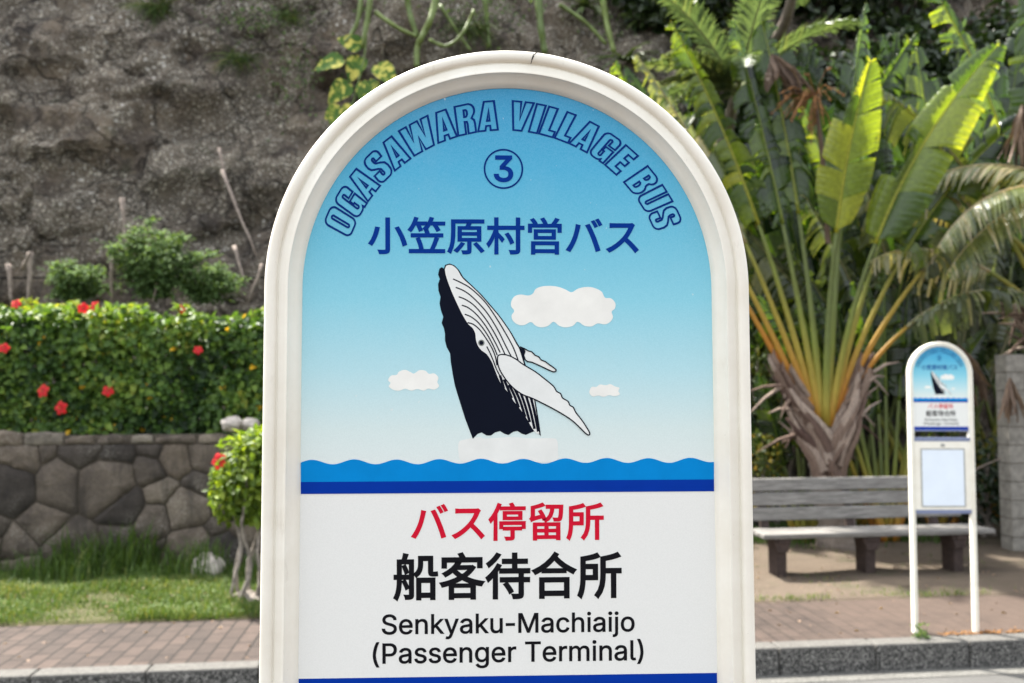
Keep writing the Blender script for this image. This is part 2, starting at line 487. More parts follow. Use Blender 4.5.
M['oldpalm'] = leafmat('old_paddle_leaf', [(0, (0.014, 0.024, 0.010)), (0.4, (0.038, 0.062, 0.018)), (0.7, (0.13, 0.16, 0.05)), (1, (0.34, 0.30, 0.19))], 0.26, 0.38, 0.85, tmul=(2.4, 2.2, 0.8))
M['frond'] = leafmat('feather_leaf', [(0, (0.03, 0.055, 0.03)), (0.6, (0.075, 0.115, 0.055)), (1, (0.17, 0.20, 0.09))], 0.38, 0.28, 0.5, tmul=(2.0, 1.9, 0.9))
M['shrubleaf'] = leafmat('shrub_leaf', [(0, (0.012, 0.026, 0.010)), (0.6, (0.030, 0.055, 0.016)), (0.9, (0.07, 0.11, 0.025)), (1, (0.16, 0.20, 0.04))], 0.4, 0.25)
M['yellowing'] = leafmat('yellowing_leaf', [(0, (0.03, 0.06, 0.012)), (0.7, (0.08, 0.12, 0.02)), (0.9, (0.30, 0.26, 0.03)), (1, (0.50, 0.28, 0.02))], 0.42, 0.3)
M['deadleaf'] = leafmat('dead_leaf', [(0, (0.06, 0.04, 0.03)), (1, (0.20, 0.14, 0.105))], 0.7, 0.2, 0.3)
M['orange'] = leafmat('orange_seed_spray', [(0, (0.14, 0.062, 0.022)), (1, (0.30, 0.15, 0.05))], 0.6, 0.2, 0.3)
M['cactus'] = leafmat('cactus_stem_green', [(0, (0.07, 0.12, 0.03)), (1, (0.19, 0.25, 0.07))], 0.5, 0.1)
M['agave'] = leafmat('agave_green', [(0, (0.05, 0.085, 0.028)), (1, (0.13, 0.185, 0.06))], 0.45, 0.15)
def pothosm():
    t = NT('variegated_leaf')
    v = t.noise(t.coord((1, 1, 1)), 7.5, 5, 0.6, 1.0)
    c = t.ramp(v, [(0.45, (0.05, 0.11, 0.018)), (0.51, (0.12, 0.19, 0.025)), (0.57, (0.50, 0.46, 0.10))])
    t.col(c, 0.65, 0.2)
    return t.m
M['pothos'] = pothosm()
def petm():
    t = NT('petiole')
    base = t.ramp(t.attr(), [(0, (0.25, 0.055, 0.018)), (0.22, (0.36, 0.15, 0.022)), (0.45, (0.28, 0.22, 0.035)), (0.75, (0.15, 0.18, 0.035)), (1, (0.11, 0.14, 0.045))])
    g = t.noise(t.coord((16, 16, 1.5)), 5, 5, 0.7)
    c = t.mix(0.6, base, t.ramp(g, [(0.3, (0.55, 0.5, 0.5)), (0.7, (1.35, 1.35, 1.3))]), 'MULTIPLY')
    t.col(c, 0.5, 0.22)
    return t.m
M['petiole'] = petm()
M['petal'] = leafmat('hibiscus_petal', [(0, (0.30, 0.003, 0.008)), (1, (0.80, 0.02, 0.025))], 0.5, 0.25, 0.3)
M['stamen'] = plain('stamen_yellow', (0.65, 0.35, 0.06), 0.6, 0.3)

# ------------------------------------------------------------------ ground, road, pavements (street-local meshes)
def street(o):
    o.location = (0, 5.54, 0)
    o.rotation_euler = (0, 0, STREET)
    return o
def sheet(name, x0, x1, y0, y1, z, mat, nx=1, ny=1, amp=0.0, fr=1.0):
    vs, fs = [], []
    for j in range(ny + 1):
        for i in range(nx + 1):
            x = x0 + (x1 - x0) * i / nx; y = y0 + (y1 - y0) * j / ny
            dz = noise.fractal(Vector((x * fr, y * fr, 3.3)), 1.0, 2.0, 4) * amp if amp else 0
            if amp and j == 0: dz = -0.06
            vs.append((x, y, z + dz))
    for j in range(ny):
        for i in range(nx):
            a = j * (nx + 1) + i
            fs.append((a, a + 1, a + nx + 2, a + nx + 1))
    me = bpy.data.meshes.new(name); me.from_pydata(vs, [], fs); me.update()
    o = street(link(name, me, mat, smooth=True))
    return tag(o, kind='structure')

sheet('road', -90, 90, -60, 8, 0.0, M['asphalt'])
sheet('road_edge_line', -40, 40, -0.16, -0.002, 0.004, M['gutter'])
# far kerb: separate cast units butted together
mb = MB()
x = -24.0
while x < 24:
    dz = rnd.uniform(-0.003, 0.003)
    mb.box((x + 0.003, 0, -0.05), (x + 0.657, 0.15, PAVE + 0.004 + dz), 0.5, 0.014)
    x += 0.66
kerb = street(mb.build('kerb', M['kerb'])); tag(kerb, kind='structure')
sheet('brick_pavement', -24, 24, 0.15, 1.17, PAVE, M['brick'])
sheet('dirt_ground', 0.2, 24, 1.165, 3.6, PAVE + 0.006, M['dirt'], 120, 60, 0.016, 1.6)
sheet('lawn_ground', -24, 0.2, 1.165, 3.4, PAVE + 0.015, M['lawn'], 120, 60, 0.022, 1.4)
sheet('planting_ground', -24, 26, 2.9, 9.0, PAVE - 0.004, M['farsoil'], 60, 10, 0.02, 1.0)
sheet('terrace_ground', -24, 1.5, 3.42, 9.0, 1.36, M['farsoil'], 60, 10, 0.05, 1.0)
# the pavement this side, under the camera
sheet('near_pavement', -40, 40, -30, -4.35, PAVE, M['brick'])
mb = MB(); x = -24.0
while x < 24:
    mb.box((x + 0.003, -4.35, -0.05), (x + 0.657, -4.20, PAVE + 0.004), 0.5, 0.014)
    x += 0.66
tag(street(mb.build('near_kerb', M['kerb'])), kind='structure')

# cliff: one displaced sheet leaning back, with a plateau on top
def cliff():
    x0, x1, nx = -17.0, 19.0, 380
    prof = [(0.0, z) for z in np.linspace(0.0, 10.5, 128)] + [(y, 10.5 + 0.12 * y) for y in np.linspace(0.3, 30, 14)]
    vs, fs = [], []
    for (yy, z) in prof:
        for i in range(nx + 1):
            x = x0 + (x1 - x0) * i / nx
            y = 5.3 + 0.33 * z + yy + (0.05 * max(0, x) ** 1.2)
            p = Vector((x, y, z))
            d = noise.fractal(p * 0.34, 0.9, 2.1, 3) * 0.50
            r = noise.ridged_multi_fractal(p * 0.8 + Vector((7, 3, 1)), 0.9, 2.1, 5, 1.0, 2.0) * 0.21
            c = noise.cell(p * 1.7 + Vector((d, r, d)) * 2) * 0.10
            g = noise.fractal(p * 3.4, 0.8, 2.2, 4) * 0.085
            fade = min(1.0, 0.25 + z / 1.5)
            vs.append((x, y - (d + r + c + g) * fade, z + g * 0.8))
    n = nx + 1
    for j in range(len(prof) - 1):
        for i in range(nx):
            a = j * n + i
            fs.append((a, a + 1, a + n + 1, a + n))
    me = bpy.data.meshes.new('cliff'); me.from_pydata(vs, [], fs); me.update()
    return tag(street(link('cliff', me, M['cliff'], smooth=True)), kind='structure')
CLIFF = cliff()
bpy.context.view_layer.update()
def cliff_y(px, py, off=0.08):
    """distance at which the rock face stands behind a picture position, less a small offset"""
    inv = CLIFF.matrix_world.inverted()
    o = inv @ Vector((0, 0, CAMZ)); d = (inv.to_3x3() @ (at(px, py, 1.0) - Vector((0, 0, CAMZ)))).normalized()
    hit, loc, nrm, ix = CLIFF.ray_cast(o, d)
    return (CLIFF.matrix_world @ loc).y - off if hit else 11.8

# ------------------------------------------------------------------ stone walls
def clip(poly, a, b, c):
    out = []
    for i in range(len(poly)):
        p, q = poly[i], poly[(i + 1) % len(poly)]
        dp = a * p[0] + b * p[1] - c; dq = a * q[0] + b * q[1] - c
        if dp <= 0: out.append(p)
        if dp * dq < 0:
            t = dp / (dp - dq)
            out.append((p[0] + t * (q[0] - p[0]), p[1] + t * (q[1] - p[1])))
    return out
def stone_wall(name, x0, x1, y, z0, z1, dens, stmat, label, seed, cap=True):
    r = random.Random(seed)
    root = street(empty(name, (0, 0, 0)))
    tag(root, label, 'stone wall')
    pts, wts = [], []
    tries = 0
    while tries < 9000:
        tries += 1
        px, pz = r.uniform(x0, x1), r.uniform(z0, z1 - (0.13 if cap else 0))
        big = noise.noise(Vector((px * 0.9, pz * 1.4, seed)))
        dmin = dens * (0.85 + 0.7 * big) * (0.6 if pz > z1 - 0.2 else 1.0)
        if all(((px - a) * 0.8) ** 2 + (pz - b) ** 2 > (dmin * 0.5 * (1 + 1)) ** 2 * 0.6 for a, b in pts):
            pts.append((px, pz)); wts.append(r.random() ** 2 * dens * dens * 0.5)
    stones = MB()
    def add_stone(poly, tint, bulge):
        cx = sum(p[0] for p in poly) / len(poly); cz = sum(p[1] for p in poly) / len(poly)
        # round and roughen the outline
        P = []
        for i in range(len(poly)):
            p, q = poly[i], poly[(i + 1) % len(poly)]
            m = max(1, int(math.dist(p, q) / 0.045))
            for k in range(m):
                t = k / m
                P.append((p[0] + (q[0] - p[0]) * t, p[1] + (q[1] - p[1]) * t))
        for _ in range(0):
            n = len(P); P = [((P[i - 1][0] + 2 * P[i][0] + P[(i + 1) % n][0]) / 4, (P[i - 1][1] + 2 * P[i][1] + P[(i + 1) % n][1]) / 4) for i in range(n)]
        P = [(a + noise.noise(Vector((a * 14, b * 14, 1))) * 0.012, b + noise.noise(Vector((a * 14, b * 14, 9))) * 0.012) for a, b in P]
        n = len(P)
        rad = min(math.dist(p, (cx, cz)) for p in P)
        vs = []
        for sc, dy in ((1.0, 0.05), (0.995, -0.012), (0.97, -0.030), (0.55, -0.032 - bulge * 0.5)):
            for a, b in P:
                s2 = 1 - (1 - sc) * min(1.0, 0.35 / max(math.dist((a, b), (cx, cz)), 0.08)) if sc > 0.6 else sc
                xx, zz = cx + (a - cx) * s2, cz + (b - cz) * s2
                vs.append((xx, y + dy + noise.noise(Vector((xx * 7, zz * 7, seed))) * 0.014 + noise.noise(Vector((xx * 22, zz * 22, seed))) * 0.012, zz))
        vs.append((cx, y - 0.036 - bulge * 0.6, cz))
        fs = []
        for k in range(3):
            for i in range(n):
                j = (i + 1) % n
                fs.append((k * n + i, k * n + j, (k + 1) * n + j, (k + 1) * n + i))
        for i in range(n):
            fs.append((3 * n + i, 3 * n + (i + 1) % n, 4 * n))
        stones.add(vs, fs, tint)
    ztop = z1 - (0.12 if cap else 0)
    for i, p in enumerate(pts):
        poly = [(x0, z0), (x1, z0), (x1, ztop), (x0, ztop)]
        for j, q in enumerate(pts):
            if i == j or math.dist(p, q) > 1.8: continue
            a, b = q[0] - p[0], q[1] - p[1]
            c = (q[0] ** 2 + q[1] ** 2 - p[0] ** 2 - p[1] ** 2 + wts[i] - wts[j]) / 2
            L = math.hypot(a, b)
            poly = clip(poly, a / L, b / L, c / L - 0.006)
            if len(poly) < 3: break
        if len(poly) >= 3: add_stone(poly, r.random() ** 1.2, r.uniform(-0.01, 0.02))
    if cap:
        x = x0
        while x < x1 - 0.1:
            w = r.uniform(0.16, 0.42); w = min(w, x1 - x)
            zb, zt = ztop + 0.004 + r.uniform(-.004, .010), z1 + r.uniform(-0.035, 0.015)
            k1, k2, k3 = r.uniform(-.03, .03), r.uniform(-.02, .02), r.uniform(-.02, .02)
            add_stone([(x + .006, zb), (x + w - .006, zb + k2 * .5), (x + w - .012 - abs(k1), zt - abs(k3)), (x + w * .5 + k1, zt + abs(k2) * .6), (x + .014, zt - abs(k1))], 0.3 + 0.7 * r.random(), r.uniform(0, 0.03))
            x += w
    stones.build('masonry', stmat, root, smooth=True)
    mb = MB()
    mb.box((x0, y - 0.012, z0 - 0.1), (x1, y + 0.36, z1 - 0.035))
    mb.build('mortar', M['mortar'], root)
    return root
stone_wall('stone_wall', -9.5, 1.2, 3.1, 0.1, 1.47, 0.40, M['stone'], 'brown grey rubble stone retaining wall below the red flowered hedge', 3)
stone_wall('stone_wall', 1.35, 5.6, 4.75, 0.1, 1.42, 0.30, M['darkstone'], 'dark stone wall behind the palm and bench', 8)

# concrete block wall on the right
def block_wall():
    root = street(empty('block_wall', (0, 0, 0)))
    tag(root, 'grey concrete block wall at the right edge beyond the bench', 'wall')
    sx0 = WI(at(1012, 500, 9.05))[0]
    sy0 = WI(at(1003, 500, 9.05))[1]
    mb = MB(); h = 0.19; r = random.Random(4)
    for k in range(11):
        x = sx0; first = True
        while x < sx0 + 4.5:
            w = 0.2 if (first and k % 2) else 0.39
            first = False
            mb.box((x + 0.004, sy0 + r.uniform(0, .003), 0.12 + k * h + 0.004), (x + w - 0.004, sy0 + 0.19, 0.12 + (k + 1) * h - 0.004), r.random(), 0.004)
            x += w
    mb.build('blockwork', M['block'], root)
    mb = MB(); mb.box((sx0 + 0.01, sy0 + 0.008, 0.0), (sx0 + 4.5, sy0 + 0.18, 0.12 + 11 * h - 0.006)); mb.build('mortar', M['mortar'], root)
block_wall()

# ------------------------------------------------------------------ bus stop signs
SG = 0.46 / 487                    # metres for one photo pixel on the near sign
SH = 2.005                         # height of the sign above the pavement
SD = FPX * SG                      # how far the near sign stands from the lens plane
SCX = 508.6
def S(px, py, y=0.0):
    """photo pixel on the near sign -> sign-local (x, y, z); pitch removed, sign upright"""
    d = Matrix.Rotation(PITCH, 3, 'X') @ Vector(((px - SCX) / FPX, 1, -(py - 341.5) / FPX))
    k = (SD + 0.0060) / d.y
    return Vector((d.x * k, y, CAMZ + d.z * k - PAVE))
ZT = SH + 0.0055                  # top of the arch
RO = 0.46 / 2
ZC = ZT - RO                       # centre of the arch
PANEL_Y = -0.0085
FR = 0.0335
def arch(r, zbot, n=64):
    pts = [(-r, zbot)]
    for i in range(n + 1):
        a = math.pi - math.pi * i / n
        pts.append((r * math.cos(a), ZC + r * math.sin(a)))
    pts.append((r, zbot))
    return pts
def flat_mesh(name, contours, y, mat, parent, offset=0.0, conv=None, close=True):
    """fill closed 2D contours (holes by even-odd) and lay them on the plane y"""
    cu = bpy.data.curves.new(name, 'CURVE')
    cu.dimensions = '2D'; cu.fill_mode = 'BOTH'
    cu.offset = offset
    for c in contours:
        sp = cu.splines.new('POLY')
        sp.points.add(len(c) - 1)
        for q, p in zip(sp.points, c): q.co = (p[0], p[1], 0, 1)
        sp.use_cyclic_u = True
    tmp = bpy.data.objects.new('tmp', cu)
    COL.objects.link(tmp)
    me = bpy.data.meshes.new_from_object(tmp.evaluated_get(bpy.context.evaluated_depsgraph_get()))
    bpy.data.objects.remove(tmp); bpy.data.curves.remove(cu)
    me.name = name
    for v in me.vertices:
        a, b = v.co.x, v.co.y
        if conv: p = conv(a, b); v.co = (p[0], y, p[2])
        else: v.co = (a, y, b)
    me.materials.clear()
    me.update()
    # face the viewer (-y)
    if me.polygons and sum(p.normal.y * p.area for p in me.polygons) > 0: me.flip_normals()
    return link(name, me, mat, parent)
def text_mesh(name, body, bbox, y, mat, parent, bold=0.0):
    cu = bpy.data.curves.new(name, 'FONT')
    cu.body = body; cu.size = 1
    tmp = bpy.data.objects.new('tmp', cu)
    COL.objects.link(tmp)
    crv = tmp.to_curve(bpy.context.evaluated_depsgraph_get())
    cs = []
    for sp in crv.splines:
        bp = sp.bezier_points; n = len(bp); pts = []
        for a in range(n):
            p0, p1, p2, p3 = bp[a].co, bp[a].handle_right, bp[(a + 1) % n].handle_left, bp[(a + 1) % n].co
            flat = (p1 - p0).cross(p3 - p0).length < 1e-4 and (p2 - p0).cross(p3 - p0).length < 1e-4
            for q in range(1 if flat else 4):
                t = q / 4
                c = (1 - t) ** 3 * p0 + 3 * (1 - t) ** 2 * t * p1 + 3 * (1 - t) * t * t * p2 + t ** 3 * p3
                pts.append((c.x, c.y))
        cs.append(pts)
    tmp.to_curve_clear()
    bpy.data.objects.remove(tmp); bpy.data.curves.remove(cu)
    return letters(name, cs, bbox, y, mat, parent, bold)
def letters(name, cs, bbox, y, mat, parent, bold):
    """filled outlines fitted to a box, thickened by a stroke (half width in photo pixels) along each outline"""
    xs = [p[0] for c in cs for p in c]; ys = [p[1] for c in cs for p in c]
    lo, hi = (min(xs), min(ys)), (max(xs), max(ys))
    b = bold
    px = [[(bbox[0] + b + (p[0] - lo[0]) / (hi[0] - lo[0]) * (bbox[2] - bbox[0] - 2 * b), bbox[3] - b - (p[1] - lo[1]) / (hi[1] - lo[1]) * (bbox[3] - bbox[1] - 2 * b)) for p in c] for c in cs]
    def area(c): return sum(c[i - 1][0] * c[i][1] - c[i][0] * c[i - 1][1] for i in range(len(c)))
    def inside(p, c):
        k = False
        for i in range(len(c)):
            (x1, y1), (x2, y2) = c[i - 1], c[i]
            if (y1 > p[1]) != (y2 > p[1]) and p[0] < (x2 - x1) * (p[1] - y1) / (y2 - y1) + x1: k = not k
        return k
    big = area(max(px, key=lambda c: abs(area(c))))
    outs = [c for c in px if area(c) * big > 0]; holes = [c for c in px if area(c) * big < 0]
    o = None
    for i, c in enumerate(outs):           # overlapping strokes of one glyph are filled one by one
        q = flat_mesh(name, [c] + [h for h in holes if inside(h[0], c)], y - 0.000008 * (i % 5), mat, parent, 0.0, S)
        if o is None: o = q; continue
        bm = bmesh.new(); bm.from_mesh(o.data); bm.from_mesh(q.data); bm.to_mesh(o.data); bm.free()
        me = q.data; bpy.data.objects.remove(q); bpy.data.meshes.remove(me)
    if b > 0:
        mb = MB()
        for c in px:
            d = [p for i, p in enumerate(c) if math.dist(p, c[i - 1]) > 0.02]
            if len(d) > 2: stroke_faces(mb, d, b, S, y - 0.00005, closed=True)
        me = bpy.data.meshes.new('st'); me.from_pydata(mb.v, [], mb.f)
        bm = bmesh.new(); bm.from_mesh(o.data); bm.from_mesh(me); bm.to_mesh(o.data); bm.free()
        bpy.data.meshes.remove(me)
    return o
